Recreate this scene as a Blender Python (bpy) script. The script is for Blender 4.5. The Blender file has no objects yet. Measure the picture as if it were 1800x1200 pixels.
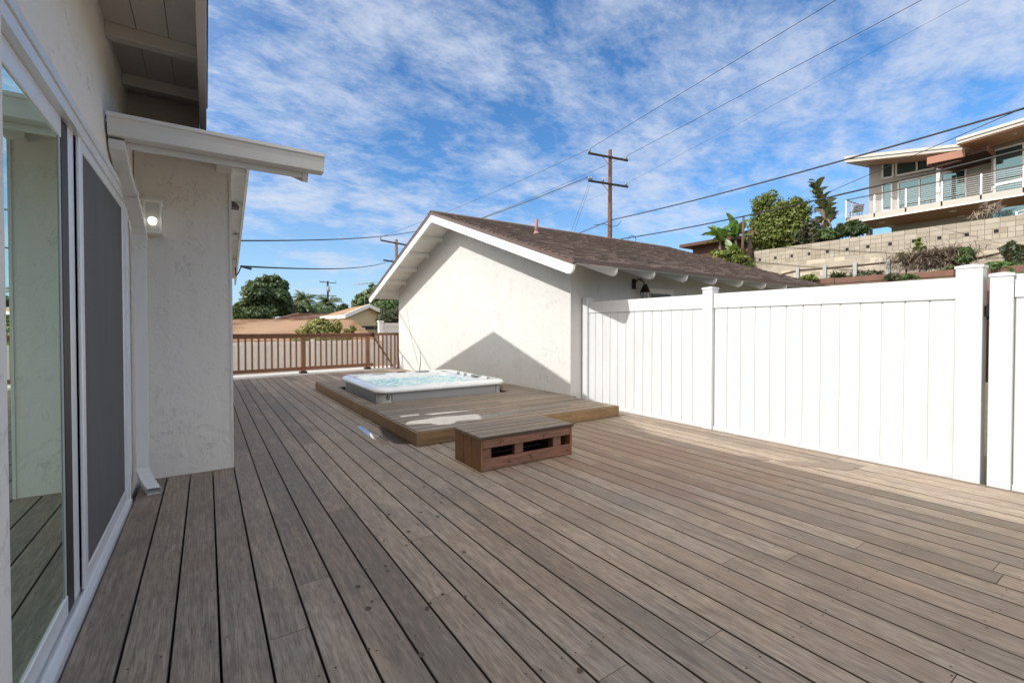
import bpy, bmesh, math, random
from mathutils import Vector, Matrix
PI=math.pi; rnd=random.Random(7)
scene=bpy.context.scene; C=scene.collection
# ---------------------------------------------------------------- camera model
F,CX,CY,TH,PT,H=803.,900.,587.6,math.radians(33.75),math.radians(0.9),1.2
c_,s_,cp,sp=math.cos(TH),math.sin(TH),math.cos(PT),math.sin(PT)
RT=Vector((c_,-s_,0)); FW=Vector((s_*cp,c_*cp,-sp)); UPV=Vector((s_*sp,c_*sp,cp)); EYE=Vector((0,0,H))
def ray(px,py): return FW+RT*((px-CX)/F)-UPV*((py-CY)/F)
def hit(px,py,ax,v):
    d=ray(px,py); return EYE+d*((v-EYE[ax])/d[ax])
def hx(px,py,v): return hit(px,py,0,v)
def hy(px,py,v): return hit(px,py,1,v)
def hz(px,py,v=0.): return hit(px,py,2,v)
def at(px,py,r):
    d=ray(px,py); return EYE+d*(r/math.hypot(d.x,d.y))
cd=bpy.data.cameras.new('camera'); cam=bpy.data.objects.new('camera',cd); C.objects.link(cam)
cd.sensor_width=36; cd.lens=F/1800*36; cd.shift_y=-(600-CY)/1800; cd.clip_end=3000; cd.clip_start=.05
cam.matrix_world=Matrix(((RT.x,UPV.x,-FW.x,0),(RT.y,UPV.y,-FW.y,0),(RT.z,UPV.z,-FW.z,H),(0,0,0,1)))
scene.camera=cam
# ---------------------------------------------------------------- materials
M={}
class NT:
    def __init__(s,name):
        m=bpy.data.materials.new(name); m.use_nodes=True; s.m=m; s.t=m.node_tree; s.b=s.t.nodes['Principled BSDF']; M[name]=m
    def n(s,t,**k):
        x=s.t.nodes.new(t)
        for a,b in k.items():
            if a.startswith('i_'):
                key=a[2:].replace('_',' ')
                x.inputs[key].default_value=b
            else: setattr(x,a,b)
        return x
    def l(s,a,b): s.t.links.new(a,b)
    def obj(s,scale=(1,1,1),off=None):
        tc=s.n('ShaderNodeTexCoord'); mp=s.n('ShaderNodeMapping'); mp.inputs['Scale'].default_value=scale
        if off is None: s.l(tc.outputs['Object'],mp.inputs[0])
        else:
            a=s.n('ShaderNodeVectorMath',operation='ADD'); s.l(tc.outputs['Object'],a.inputs[0]); s.l(off,a.inputs[1]); s.l(a.outputs[0],mp.inputs[0])
        return mp.outputs[0]
    def noise(s,vec,scale,detail=4,rough=.55,dist=0):
        x=s.n('ShaderNodeTexNoise'); x.inputs['Scale'].default_value=scale; x.inputs['Detail'].default_value=detail; x.inputs['Roughness'].default_value=rough; x.inputs['Distortion'].default_value=dist
        s.l(vec,x.inputs['Vector']); return x.outputs['Fac']
    def ramp(s,fac,stops):
        x=s.n('ShaderNodeValToRGB'); e=x.color_ramp.elements
        while len(e)<len(stops): e.new(.5)
        for i,(p,c) in enumerate(stops):
            e[i].position=p; e[i].color=(c,c,c,1) if isinstance(c,(int,float)) else (*c,1)
        s.l(fac,x.inputs[0]); return x.outputs[0]
    def mix(s,fac,a,b,mode='MIX'):
        x=s.n('ShaderNodeMix',data_type='RGBA',blend_type=mode)
        for v,i in ((fac,0),(a,6),(b,7)):
            if isinstance(v,(int,float)): x.inputs[i].default_value=v if i==0 else (v,v,v,1)
            elif isinstance(v,tuple): x.inputs[i].default_value=(*v,1)
            else: s.l(v,x.inputs[i])
        return x.outputs[2]
    def math(s,op,a,b=0.,c=0.):
        x=s.n('ShaderNodeMath',operation=op)
        for i,v in enumerate((a,b,c)):
            if isinstance(v,(int,float)): x.inputs[i].default_value=v
            else: s.l(v,x.inputs[i])
        return x.outputs[0]
    def bump(s,h,st=.3,d=.01):
        x=s.n('ShaderNodeBump'); x.inputs['Strength'].default_value=st; x.inputs['Distance'].default_value=d; s.l(h,x.inputs['Height']); s.l(x.outputs[0],s.b.inputs['Normal'])
    def col(s,v):
        if isinstance(v,tuple): s.b.inputs['Base Color'].default_value=(*v,1)
        else: s.l(v,s.b.inputs['Base Color'])
    def set(s,**k):
        for a,b in k.items(): s.b.inputs[a.replace('_',' ')].default_value=b
def simple(name,col,rough=.6,metal=0,vary=.12,scale=6,spec=.5,bump=0,bscale=60):
    t=NT(name); v=t.obj(); f=t.noise(v,scale,5,.6)
    t.col(t.mix(f,tuple(x*(1-vary) for x in col),tuple(min(1,x*(1+vary)) for x in col)))
    t.set(Roughness=rough,Metallic=metal); t.b.inputs['Specular IOR Level'].default_value=spec
    if bump: t.bump(t.noise(v,bscale,5,.6),bump,.01)
    return t.m
def stucco(name,col,dirt=.25):
    t=NT(name); v=t.obj()
    big=t.noise(v,1.1,5,.6); trowel=t.noise(v,5.5,6,.65,.6); fine=t.noise(v,55,4,.6)
    streak=t.noise(t.obj((9,9,.7)),1.5,5,.6)
    c=t.mix(big,tuple(x*.93 for x in col),col)
    crack=t.ramp(trowel,[(.44,0),(.475,1),(.50,0)])
    msk=t.math('MULTIPLY',crack,t.ramp(t.noise(v,2.2,3),[(.5,0),(.62,1)]))
    msk=t.math('MULTIPLY',msk,t.ramp(t.noise(v,38,3),[(.42,0),(.55,1)]))
    c=t.mix(t.math('MULTIPLY',msk,dirt*1.6),c,tuple(x*.42 for x in col))
    c=t.mix(t.math('MULTIPLY',t.ramp(streak,[(.5,0),(.75,1)]),dirt*.6),c,(col[0]*.78,col[1]*.72,col[2]*.62))
    c=t.mix(t.math('MULTIPLY',t.ramp(t.noise(v,26,3,.6),[(.66,0),(.70,1)]),t.math('MULTIPLY',t.ramp(t.noise(v,1.7,3),[(.45,0),(.6,1)]),dirt*1.2)),c,tuple(x*.5 for x in col))
    t.col(c); t.set(Roughness=.85)
    h=t.math('ADD',t.math('MULTIPLY',t.ramp(trowel,[(.3,0),(.5,1),(.7,.8)]),1.),t.math('MULTIPLY',fine,.35)); t.bump(h,.55,.009)
def wood(name,base,alt,red=None,axis=1,rough=.7,spots=False,wetred=False,vr=1.):
    t=NT(name); g=t.n('ShaderNodeNewGeometry'); r=g.outputs['Random Per Island']
    cx=t.n('ShaderNodeCombineXYZ'); k=t.math('MULTIPLY',r,41.); 
    for i in range(3): t.l(k,cx.inputs[i])
    def sc(a,b): 
        q=[a,a,a]; q[axis]=b; return tuple(q)
    v=t.obj(sc(16,.9),cx.outputs[0]); grain=t.noise(v,3.2,7,.62,.8)
    v2=t.obj(sc(120,5),cx.outputs[0]); fib=t.noise(v2,2.2,4,.7)
    w=t.obj(); patch=t.noise(w,.75,4,.6); patch2=t.noise(w,2.6,4,.65,.3)
    gc=t.ramp(grain,[(.30,0),(.5,.55),(.70,1)])
    c=t.mix(gc,tuple(x*.58 for x in base),tuple(x*1.30 for x in base))
    c=t.mix(t.ramp(patch,[(.38,0),(.62,1)]),c,t.mix(gc,tuple(x*.60 for x in alt),tuple(x*1.35 for x in alt)))
    if red: c=t.mix(t.math('MULTIPLY',t.ramp(r,[(.78,0),(.9,1)]),.28),c,red)
    c=t.mix(.6,c,t.ramp(r,[(p_,.5+(q_-.5)*vr) for p_,q_ in ((0,.34),(.2,.56),(.45,.42),(.7,.62),(1,.50))]),'OVERLAY')
    c=t.mix(t.math('MULTIPLY',t.ramp(fib,[(.40,1),(.52,0)]),.55),c,tuple(x*.30 for x in base))
    v3=t.obj(sc(34,7),cx.outputs[0]); mot=t.noise(v3,1.6,5,.7)
    c=t.mix(t.math('MULTIPLY',t.ramp(mot,[(.50,0),(.66,1)]),.5),c,tuple(x*.42 for x in base))
    c=t.mix(t.math('MULTIPLY',t.ramp(mot,[(.30,1),(.44,0)]),.35),c,tuple(min(1,x*1.7) for x in alt))
    c=t.mix(t.math('MULTIPLY',t.ramp(patch2,[(.50,0),(.70,1)]),.42),c,tuple(x*.52 for x in base))
    if wetred:
        tc=t.n('ShaderNodeTexCoord'); sx=t.n('ShaderNodeSeparateXYZ'); t.l(tc.outputs['Object'],sx.inputs[0])
        # old oil-red finish left in a band beside the sunny edge
        a=t.math('SUBTRACT',1.,t.math('ABSOLUTE',t.math('DIVIDE',t.math('SUBTRACT',sx.outputs[0],3.35),.95)))
        b=t.math('SUBTRACT',1.,t.math('ABSOLUTE',t.math('DIVIDE',t.math('SUBTRACT',sx.outputs[1],2.75),1.5)))
        q=t.math('MULTIPLY',t.math('MAXIMUM',a,0.),t.math('MAXIMUM',b,0.))
        q=t.math('MULTIPLY',q,t.math('MULTIPLY',t.ramp(t.noise(t.obj((5,1.2,1),cx.outputs[0]),1.,4,.6),[(.38,0),(.6,1)]),2.2)); q=t.math('MINIMUM',q,.48)
        c=t.mix(q,c,(.20,.105,.065))
        lp=t.ramp(t.noise(t.obj((5,1.0,1)),.9,5,.6),[(.56,0),(.70,1)])
        c=t.mix(t.math('MULTIPLY',lp,.5),c,(.46,.36,.25))
    t.col(c); t.set(Roughness=rough)
    rr=t.ramp(grain,[(.3,rough-.14),(.7,min(1,rough+.12))]); t.l(rr,t.b.inputs['Roughness'])
    t.bump(t.math('ADD',grain,t.math('MULTIPLY',fib,1.2)),.45,.003)
def shingle(name,a,b,cc):
    t=NT(name); g=t.n('ShaderNodeNewGeometry'); r=g.outputs['Random Per Island']; v=t.obj()
    c=t.ramp(r,[(0,a),(.3,b),(.55,a),(.8,cc),(1,b)]); f=t.noise(v,140,3,.7); c=t.mix(t.ramp(f,[(.35,0),(.65,1)]),t.mix(.5,c,(0,0,0)),c); c=t.mix(t.noise(v,.9,4),c,tuple(x*1.2 for x in b))
    t.col(c); t.set(Roughness=.95); t.bump(f,.6,.004)
def leaf(name,cols,rough=.5,tr=.25):
    t=NT(name); g=t.n('ShaderNodeNewGeometry'); r=g.outputs['Random Per Island']
    st=[(i/(len(cols)-1),c) for i,c in enumerate(cols)]
    c=t.ramp(r,st); t.col(c); t.set(Roughness=rough)
    d=t.n('ShaderNodeBsdfTranslucent'); t.l(t.mix(.5,c,(.25,.3,.03)),d.inputs[0]); mx=t.n('ShaderNodeMixShader'); mx.inputs[0].default_value=tr
    t.l(t.b.outputs[0],mx.inputs[1]); t.l(d.outputs[0],mx.inputs[2]); t.l(mx.outputs[0],t.t.nodes['Material Output'].inputs[0])
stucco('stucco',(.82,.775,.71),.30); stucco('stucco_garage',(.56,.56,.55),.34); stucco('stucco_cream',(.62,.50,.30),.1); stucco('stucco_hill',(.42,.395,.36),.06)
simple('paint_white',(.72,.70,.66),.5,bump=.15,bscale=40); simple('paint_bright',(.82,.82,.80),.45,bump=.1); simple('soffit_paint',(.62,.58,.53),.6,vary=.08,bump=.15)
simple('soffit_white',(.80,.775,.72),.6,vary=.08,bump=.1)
simple('gutter_paint',(.74,.73,.70),.35,vary=.06,scale=3); simple('dirt_line',(.05,.045,.04),.9)
t=NT('vinyl'); v=t.obj(); t.col(t.mix(t.math('MULTIPLY',t.ramp(t.noise(t.obj((9,9,1.2)),1.2,6,.7,.3),[(.48,0),(.75,1)]),.5),t.mix(t.ramp(t.noise(v,1.6,5,.65,.4),[(.3,0),(.75,1)]),(.565,.59,.61),(.52,.545,.57)),(.47,.465,.455))); t.set(Roughness=.32); t.bump(t.noise(v,2.2,2),.25,.02)
simple('vinyl_dull',(.78,.75,.70),.5)
wood('deck_wood',(.33,.252,.178),(.275,.232,.188),(.29,.185,.12),1,.66,wetred=True,vr=1.8)
wood('platform_wood',(.29,.225,.16),(.245,.21,.17),(.27,.185,.12),0,.6,vr=2.1)
wood('fascia_wood',(.32,.195,.09),(.21,.135,.07),(.34,.21,.10),0,.55); wood('fascia_wood_y',(.34,.21,.10),(.22,.14,.07),(.36,.22,.10),1,.55)
wood('step_side',(.27,.12,.04),(.18,.09,.04),(.34,.16,.05),2,.5); wood('step_red',(.24,.11,.07),(.20,.10,.07),(.27,.125,.07),0,.6); wood('step_top',(.24,.185,.13),(.19,.16,.125),(.29,.20,.12),0,.55)
wood('rail_wood',(.27,.115,.058),(.20,.09,.048),(.31,.135,.065),0,.5); wood('rail_wood_z',(.28,.12,.06),(.19,.085,.045),(.32,.145,.07),2,.5)
wood('pole_wood',(.13,.065,.045),(.10,.055,.042),None,2,.85); wood('pole_wood_pale',(.20,.13,.08),(.15,.10,.07),None,2,.85); wood('soffit_cedar',(.46,.23,.105),(.38,.18,.085),(.5,.26,.11),1,.5); wood('terracotta_wood',(.17,.08,.055),(.12,.065,.05),None,1,.8)
wood('arm_wood',(.045,.035,.03),(.035,.03,.028),None,0,.9); wood('dark_fence_wood',(.10,.045,.03),(.075,.035,.025),None,0,.8)
shingle('shingle_dark',(.088,.068,.060),(.118,.088,.076),(.070,.056,.051)); shingle('shingle_tan',(.27,.17,.10),(.32,.20,.12),(.24,.15,.09)); shingle('shingle_red',(.14,.075,.055),(.16,.085,.06),(.12,.065,.05))
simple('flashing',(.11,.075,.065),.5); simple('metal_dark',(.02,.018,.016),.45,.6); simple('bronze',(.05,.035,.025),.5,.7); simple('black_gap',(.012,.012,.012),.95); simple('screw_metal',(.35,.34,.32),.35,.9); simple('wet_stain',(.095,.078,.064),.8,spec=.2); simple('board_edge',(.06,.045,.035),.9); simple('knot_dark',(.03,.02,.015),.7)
simple('steel',(.30,.315,.32),.4,.7); simple('rust_paint',(.20,.075,.05),.6); simple('copper_rust',(.25,.105,.06),.5,.1); simple('wire_black',(.02,.02,.022),.6); simple('insulator',(.25,.26,.27),.3); simple('transformer_grey',(.30,.31,.31),.5)
simple('pipe_paint',(.24,.13,.11),.6); simple('floodlight_paint',(.10,.065,.06),.5); simple('concrete',(.55,.54,.51),.8,bump=.2); simple('concrete_warm',(.40,.385,.355),.8,bump=.2)
simple('tub_grey',(.42,.43,.415),.45,vary=.05); simple('tub_panel',(.31,.32,.335),.4,vary=.08); simple('pillow_grey',(.30,.33,.34),.5); simple('alu',(.78,.785,.79),.35,.3)
t=NT('tub_shell'); v=t.obj(); t.col(t.mix(t.ramp(t.noise(v,4,6,.7,1.5),[(.42,0),(.60,1)]),(.84,.86,.87),(.74,.79,.82))); t.set(Roughness=.12); t.b.inputs['Coat Weight'].default_value=.5
t=NT('water'); v=t.obj(); f=t.noise(v,9,6,.7,.8); t.col(t.mix(t.ramp(f,[(.41,0),(.58,1)]),t.mix(t.noise(v,1.6,3),(.13,.58,.70),(.38,.78,.84)),(.82,.90,.92))); t.set(Roughness=.12,IOR=1.33); t.bump(f,.9,.03)
t=NT('puddle'); v=t.obj(); t.col(t.mix(t.noise(v,5,3),(.06,.045,.035),(.09,.07,.055))); t.set(Roughness=.03,IOR=1.33); t.b.inputs['Coat Weight'].default_value=1.; t.b.inputs['Coat Roughness'].default_value=.02; t.bump(t.noise(v,6,2),.03,.01)
t=NT('wet_wood'); t.col((.05,.037,.028)); t.set(Roughness=.3)
def glassy(name,tint,dark,f0,rough=.0):
    t=NT(name); t.col(dark); t.set(Roughness=.4); gl=t.n('ShaderNodeBsdfGlossy'); gl.inputs['Color'].default_value=(*tint,1); gl.inputs['Roughness'].default_value=rough
    lw=t.n('ShaderNodeLayerWeight'); lw.inputs[0].default_value=.5
    mx=t.n('ShaderNodeMixShader'); fac=t.ramp(lw.outputs['Facing'],[(0,f0),(1,min(1,f0+.45))]); t.l(fac,mx.inputs[0]); t.l(t.b.outputs[0],mx.inputs[1]); t.l(gl.outputs[0],mx.inputs[2]); t.l(mx.outputs[0],t.t.nodes['Material Output'].inputs[0])
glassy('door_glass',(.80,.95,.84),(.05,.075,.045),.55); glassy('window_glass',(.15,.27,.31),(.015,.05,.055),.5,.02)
t=NT('screen_mesh'); v=t.obj(); f=t.noise(t.obj((3,3,.6)),2,4); t.col(t.mix(f,(.07,.07,.07),(.13,.13,.13))); t.set(Roughness=.75)
ck=t.n('ShaderNodeTexChecker'); ck.inputs['Scale'].default_value=420; t.l(v,ck.inputs[0]); t.bump(ck.outputs[1],.3,.001)
t=NT('lamp_glass'); t.col((.42,.42,.40)); t.set(Roughness=.3); t.b.inputs['Transmission Weight'].default_value=.6; t.b.inputs['Emission Color'].default_value=(1,.97,.86,1); t.b.inputs['Emission Strength'].default_value=.02
t=NT('lamp_bulb'); t.b.inputs['Emission Color'].default_value=(1,.96,.85,1); t.b.inputs['Emission Strength'].default_value=2.2
t=NT('block'); g=t.n('ShaderNodeNewGeometry'); v=t.obj(); c=t.ramp(g.outputs['Random Per Island'],[(0,(.27,.245,.205)),(.5,(.34,.31,.26)),(.85,(.30,.27,.225)),(1,(.24,.21,.17))]); c=t.mix(t.ramp(t.noise(v,3,5),[(.4,0),(.75,.4)]),c,(.20,.17,.13)); t.col(c); t.set(Roughness=.95); t.bump(t.noise(v,30,4),.4,.02)
simple('mortar',(.40,.36,.29),.95); simple('mortar_dark',(.13,.115,.09),.95)
t=NT('soil'); v=t.obj(); t.col(t.mix(t.noise(v,.25,7,.65),(.14,.105,.07),(.07,.08,.035))); t.set(Roughness=1.); t.bump(t.noise(v,3,6),.8,.2)
leaf('leaf_dark',[(.022,.045,.022),(.045,.085,.032),(.08,.13,.05),(.035,.065,.03)]); leaf('leaf_olive',[(.06,.10,.02),(.13,.17,.03),(.19,.22,.045),(.05,.08,.02)]); leaf('leaf_yellow',[(.20,.22,.05),(.34,.34,.10),(.12,.16,.04),(.30,.25,.10)])
leaf('leaf_mid',[(.03,.07,.02),(.07,.13,.035),(.10,.17,.05),(.05,.09,.03)]); leaf('leaf_palm',[(.05,.08,.035),(.09,.13,.06),(.13,.17,.08)]); leaf('leaf_banana',[(.07,.15,.03),(.12,.22,.05),(.05,.10,.03)],.35,.35); leaf('leaf_dull',[(.03,.05,.025),(.06,.085,.05),(.09,.10,.06),(.10,.08,.04)])
leaf('twig_dry',[(.20,.155,.115),(.30,.24,.19),(.15,.11,.085)],.9,0); leaf('frond_dry',[(.22,.15,.08),(.15,.10,.06)],.9,.1)
simple('bark',(.12,.095,.07),.9,vary=.3,bump=.8,bscale=12)
# ---------------------------------------------------------------- mesh builder
class MB:
    def __init__(s): s.v=[]; s.f=[]; s.m=[]; s.sm=[]
    def add(s,vs,fs,mi=0,smooth=False):
        o=len(s.v); s.v+= [tuple(v) for v in vs]; s.f+=[[i+o for i in f] for f in fs]; s.m+=[mi]*len(fs); s.sm+=[smooth]*len(fs); return s
    def box(s,x0,x1,y0,y1,z0,z1,mi=0,b=0,edge=None):
        if b:
            # chamfer the four long top/bottom edges a little: an octagon-ish box along its longest axis
            L=[x1-x0,y1-y0,z1-z0]; ax=L.index(max(L)); lo=[x0,y0,z0]; hi=[x1,y1,z1]; o=[i for i in range(3) if i!=ax]
            p=[(lo[o[0]]+b,lo[o[1]]),(hi[o[0]]-b,lo[o[1]]),(hi[o[0]],lo[o[1]]+b),(hi[o[0]],hi[o[1]]-b),(hi[o[0]]-b,hi[o[1]]),(lo[o[0]]+b,hi[o[1]]),(lo[o[0]],hi[o[1]]-b),(lo[o[0]],lo[o[1]]+b)]
            vs=[]
            for e in (lo[ax],hi[ax]):
                for q in p:
                    w=[0,0,0]; w[ax]=e; w[o[0]]=q[0]; w[o[1]]=q[1]; vs.append(w)
            n=8; fs=[[i,(i+1)%n,n+(i+1)%n,n+i] for i in range(n)]+[list(range(n))[::-1],list(range(n,2*n))]
            s.add(vs,fs,mi)
            if edge is not None:
                for q in (1,2,3,5,6,7): s.m[-10+q]=edge  # edge faces coloured darker: grime, plus gap shade put into the colour
            return s
        vs=[(x,y,z) for z in (z0,z1) for y in (y0,y1) for x in (x0,x1)]
        return s.add(vs,[[0,2,3,1],[4,5,7,6],[0,1,5,4],[1,3,7,5],[3,2,6,7],[2,0,4,6]],mi)
    def bar(s,a,b,w,h,mi=0,up=(0,0,1)):   # rectangular bar from a to b
        a,b=Vector(a),Vector(b); d=(b-a).normalized(); u=Vector(up); r=d.cross(u)
        if r.length<1e-4: r=d.cross(Vector((1,0,0)))
        r.normalize(); u=r.cross(d).normalized(); vs=[]
        for p in (a,b):
            for i,j in ((-1,-1),(1,-1),(1,1),(-1,1)): vs.append(p+r*(i*w/2)+u*(j*h/2))
        return s.add(vs,[[0,1,2,3],[7,6,5,4],[0,4,5,1],[1,5,6,2],[2,6,7,3],[3,7,4,0]],mi)
    def tube(s,pts,r,n=8,mi=0,cap=True):
        pts=[Vector(p) for p in pts]; rs=r if isinstance(r,(list,tuple)) else [r]*len(pts); vs=[]
        for i,p in enumerate(pts):
            d=(pts[min(i+1,len(pts)-1)]-pts[max(i-1,0)]).normalized(); u=Vector((0,0,1)) if abs(d.z)<.95 else Vector((1,0,0)); a=d.cross(u).normalized(); b=a.cross(d)
            for k in range(n):
                t=2*PI*k/n; vs.append(p+(a*math.cos(t)+b*math.sin(t))*rs[i])
        fs=[[i*n+k,i*n+(k+1)%n,(i+1)*n+(k+1)%n,(i+1)*n+k] for i in range(len(pts)-1) for k in range(n)]
        s.add(vs,fs,mi,True)
        if cap: 
            o=len(s.v)-len(vs); s.f+=[[o+k for k in range(n)],[o+len(vs)-1-k for k in range(n)]]; s.m+=[mi]*2; s.sm+=[False]*2
        return s
    def prism(s,poly,ax,a,b,mi=0):        # poly in the two other axes, extruded on ax
        o=[i for i in range(3) if i!=ax]; vs=[]
        for e in (a,b):
            for q in poly:
                w=[0,0,0]; w[ax]=e; w[o[0]]=q[0]; w[o[1]]=q[1]; vs.append(w)
        n=len(poly); return s.add(vs,[[i,(i+1)%n,n+(i+1)%n,n+i] for i in range(n)]+[list(range(n))[::-1],list(range(n,2*n))],mi)
    def lathe(s,cx,cy,prof,n=16,mi=0,smooth=True):
        vs=[(cx+r*math.cos(2*PI*k/n),cy+r*math.sin(2*PI*k/n),z) for r,z in prof for k in range(n)]
        fs=[[i*n+k,i*n+(k+1)%n,(i+1)*n+(k+1)%n,(i+1)*n+k] for i in range(len(prof)-1) for k in range(n)]
        return s.add(vs,fs,mi,smooth)
    def build(s,name,mats,parent=None,label=None,recalc=True):
        me=bpy.data.meshes.new(name); me.from_pydata(s.v,[],s.f)
        for m in (mats if isinstance(mats,(list,tuple)) else [mats]): me.materials.append(M[m])
        me.polygons.foreach_set('material_index',s.m); me.polygons.foreach_set('use_smooth',s.sm)
        if recalc:
            bm=bmesh.new(); bm.from_mesh(me); bmesh.ops.recalc_face_normals(bm,faces=bm.faces); bm.to_mesh(me); bm.free()
        me.update(); o=bpy.data.objects.new(name,me); C.objects.link(o)
        if parent: o.parent=parent; o.matrix_parent_inverse=parent.matrix_world.inverted() if False else Matrix.Translation(-parent.location)
        if label: o['label']=label
        return o
def tag(o,label,cat,group=None,kind=None):
    if label: o['label']=label
    if cat: o['category']=cat
    if group: o['group']=group
    if kind: o['kind']=kind
    return o
def thing(name,label,cat,loc=(0,0,0),group=None):
    o=bpy.data.objects.new(name,None); o.empty_display_size=.2; C.objects.link(o); o.location=loc; return tag(o,label,cat,group)
def struct(o): o['kind']='structure'; return o
bpy.context.view_layer.update()
# ---------------------------------------------------------------- ground
def sm(a,b,x):
    t=max(0,min(1,(x-a)/(b-a))); return t*t*(3-2*t)
def gz(x,y):
    rear=sm(13.5,15,y)*sm(30,6,x-.25*y)
    base=-.32-.95*rear
    hill=(3.0*sm(9,18.4,x)+.28*sm(19.0,19.1,x))*(1-.75*sm(20,70,y))*(1-.2*sm(-20,-60,y))
    up=1.7*sm(25.05,25.35,x)*(sm(13.9,13.3,y)) + 1.2*sm(24,32,x)*sm(13.3,14.5,y)*(1-sm(30,70,y))
    if hill<.01: up=0
    return base+hill+up+.6*sm(40,120,x)
xs=sorted(set([-900,-300,-120,-60,-30,-15,-8,-4,0,4,5.2,6,8]+[8+.5*i for i in range(1,34)]+[25.05,25.2,25.35,26,28,31,36,45,60,90,150,300,900]))
ys=sorted(set([-900,-300,-100,-50,-30,-20]+[-16+1*i for i in range(0,28)]+[12.5,13,13.25,13.5,13.75,14,14.5,15,16,18,20,23,27,32,40,55,75,110,200,400,1200]))
mb=MB(); W=len(xs)
for y in ys:
    for x in xs: mb.v.append((x,y,gz(x,y)+ (rnd.uniform(-.04,.04) if x>9 else 0)))
for j in range(len(ys)-1):
    for i in range(W-1): mb.f.append([j*W+i,j*W+i+1,(j+1)*W+i+1,(j+1)*W+i]); mb.m.append(0); mb.sm.append(True)
struct(mb.build('ground','soil',recalc=False))
# ---------------------------------------------------------------- deck
X0=-.43; GX=.0315; PITCH=.1515; GAP=.0065
def edgeY(x): return 12.06+.196*x          # the far edge of the deck runs slightly askew
xg=[GX+PITCH*k for k in range(-4,40)]; xg=[x for x in xg if x>X0+.02]
mb=MB(); edges=[X0]+[x for x in xg if x<4.90]+[4.925]
for i in range(len(edges)-1):
    a,b=edges[i]+GAP/2,edges[i+1]-GAP/2; xm=(a+b)/2
    yend=4.575 if xm<.175 else (edgeY(xm) if xm<4.70 else 5.37)
    y=-2.6-rnd.uniform(0,1.4)
    while y<yend:
        L=rnd.choice([2.0,2.6,3.2,3.9,4.4]); y1=min(y+L,yend)
        if yend-y1<.6: y1=yend
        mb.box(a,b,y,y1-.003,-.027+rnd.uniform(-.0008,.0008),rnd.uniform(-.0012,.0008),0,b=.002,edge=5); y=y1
# joists, dark underneath
for y in [ -2.4+.405*k for k in range(36)]:
    x1=4.66 if y>5.3 else 4.9
    if y<4.5: mb.box(X0+.01,x1,y,y+.04,-.2,-.0285,1)
    else: mb.box(.2,x1,y,y+.04,-.2,-.0285,1)
mb.box(X0,4.9,-2.6,4.6,-.26,-.24,1); mb.box(.18,4.66,4.61,12.0,-.26,-.24,1)
# screws, two to a board at every joist
for i in range(len(edges)-1):
    a,b=edges[i],edges[i+1]; xm=(a+b)/2; yend=4.5 if xm<.175 else (8.5 if xm<4.44 else 5.0)
    for k in range(36):
        y=-2.38+.405*k
        if y>yend or y<0: continue
        for x in (a+.028,b-.028):
            x+=rnd.uniform(-.006,.006); yy=y+rnd.uniform(-.012,.012); r=.0042; n=6
            mi=2 if rnd.random()<.35 else 3
            mb.add([(x+r*math.cos(2*PI*q/n),yy+r*math.sin(2*PI*q/n),.0016) for q in range(n)],[list(range(n))],mi)
# dried drip marks
for px,py in [(755,837),(832,835),(740,900),(773,867),(777,875),(775,883),(718,934),(722,951),(768,907),(735,922),(750,1072),(675,950),(678,995),(682,1003),(629,1031),(654,1057),(647,1069),(751,1068),(778,1044),(714,958),(816,970),(817,1049),(740,1151),(648,1141),(1020,1178),(746,855),(805,834),(762,866),(684,904),(770,908),(642,1000),(757,1060)]:
    p=hz(px,py); r=rnd.uniform(.007,.0125); n=12
    mb.add([(p.x+r*(1+.2*rnd.uniform(-1,1))*math.cos(2*PI*q/n),p.y+1.2*r*(1+.2*rnd.uniform(-1,1))*math.sin(2*PI*q/n),.0019) for q in range(n)],[list(range(n))],4)
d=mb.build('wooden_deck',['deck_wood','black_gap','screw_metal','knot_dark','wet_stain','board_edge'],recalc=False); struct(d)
# pale concrete curb beyond the far edge of the deck
mb=MB(); mb.prism([(.1,edgeY(.1)+.01),(4.45,edgeY(4.45)+.01),(5.5,edgeY(5.5)+1.0),(.1,edgeY(.1)+1.0)],2,-1.3,.004); struct(mb.build('concrete_path','concrete'))
def blob(mb,pts,z,mi=0,sub=3,jit=.012,seed=1):
    r=random.Random(seed); out=[]
    for i in range(len(pts)):
        a,b=pts[i],pts[(i+1)%len(pts)]
        for k in range(sub):
            t=k/sub; out.append((a[0]+(b[0]-a[0])*t+(r.uniform(-jit,jit) if k else 0),a[1]+(b[1]-a[1])*t+(r.uniform(-jit,jit)*.5 if k else 0),z))
    mb.add(out,[list(range(len(out)))],mi)
# ---------------------------------------------------------------- raised platform
PH=.143
P=thing('deck_platform','low raised wooden platform with brown side boards around the hot tub','platform',(3.1,6.9,0))
mb=MB(); y=4.345; px0,px1=1.765,4.60
k=0
while y<9.42:
    x1=px1 if y+.14<5.3 else 4.675
    r=rnd.random()
    cuts=[px0+.0,x1] if r<.3 else [px0,px0+rnd.uniform(.9,2.0),x1]
    for j in range(len(cuts)-1):
        a,b=cuts[j],cuts[j+1]
        seg=[(a,b)]
        if 6.25<y+.07<8.42 : seg=[(max(a,px0),min(b,1.93))] if a<1.93 else []
        if 6.25<y+.07<8.42 and b>4.12: seg.append((max(a,4.12),b))
        for (p,q) in seg:
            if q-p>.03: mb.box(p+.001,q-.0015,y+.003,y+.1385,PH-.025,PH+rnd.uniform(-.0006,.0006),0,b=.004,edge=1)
    y+=.1485; k+=1
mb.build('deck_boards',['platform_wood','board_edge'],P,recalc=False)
MB().box(px0-.002,px1,4.318,4.342,.006,PH-.004,0,b=.003).build('front_board','fascia_wood',P)
MB().box(px0-.026,px0-.004,4.318,9.45,.006,PH-.004,0,b=.003).build('side_board','fascia_wood_y',P)
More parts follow.
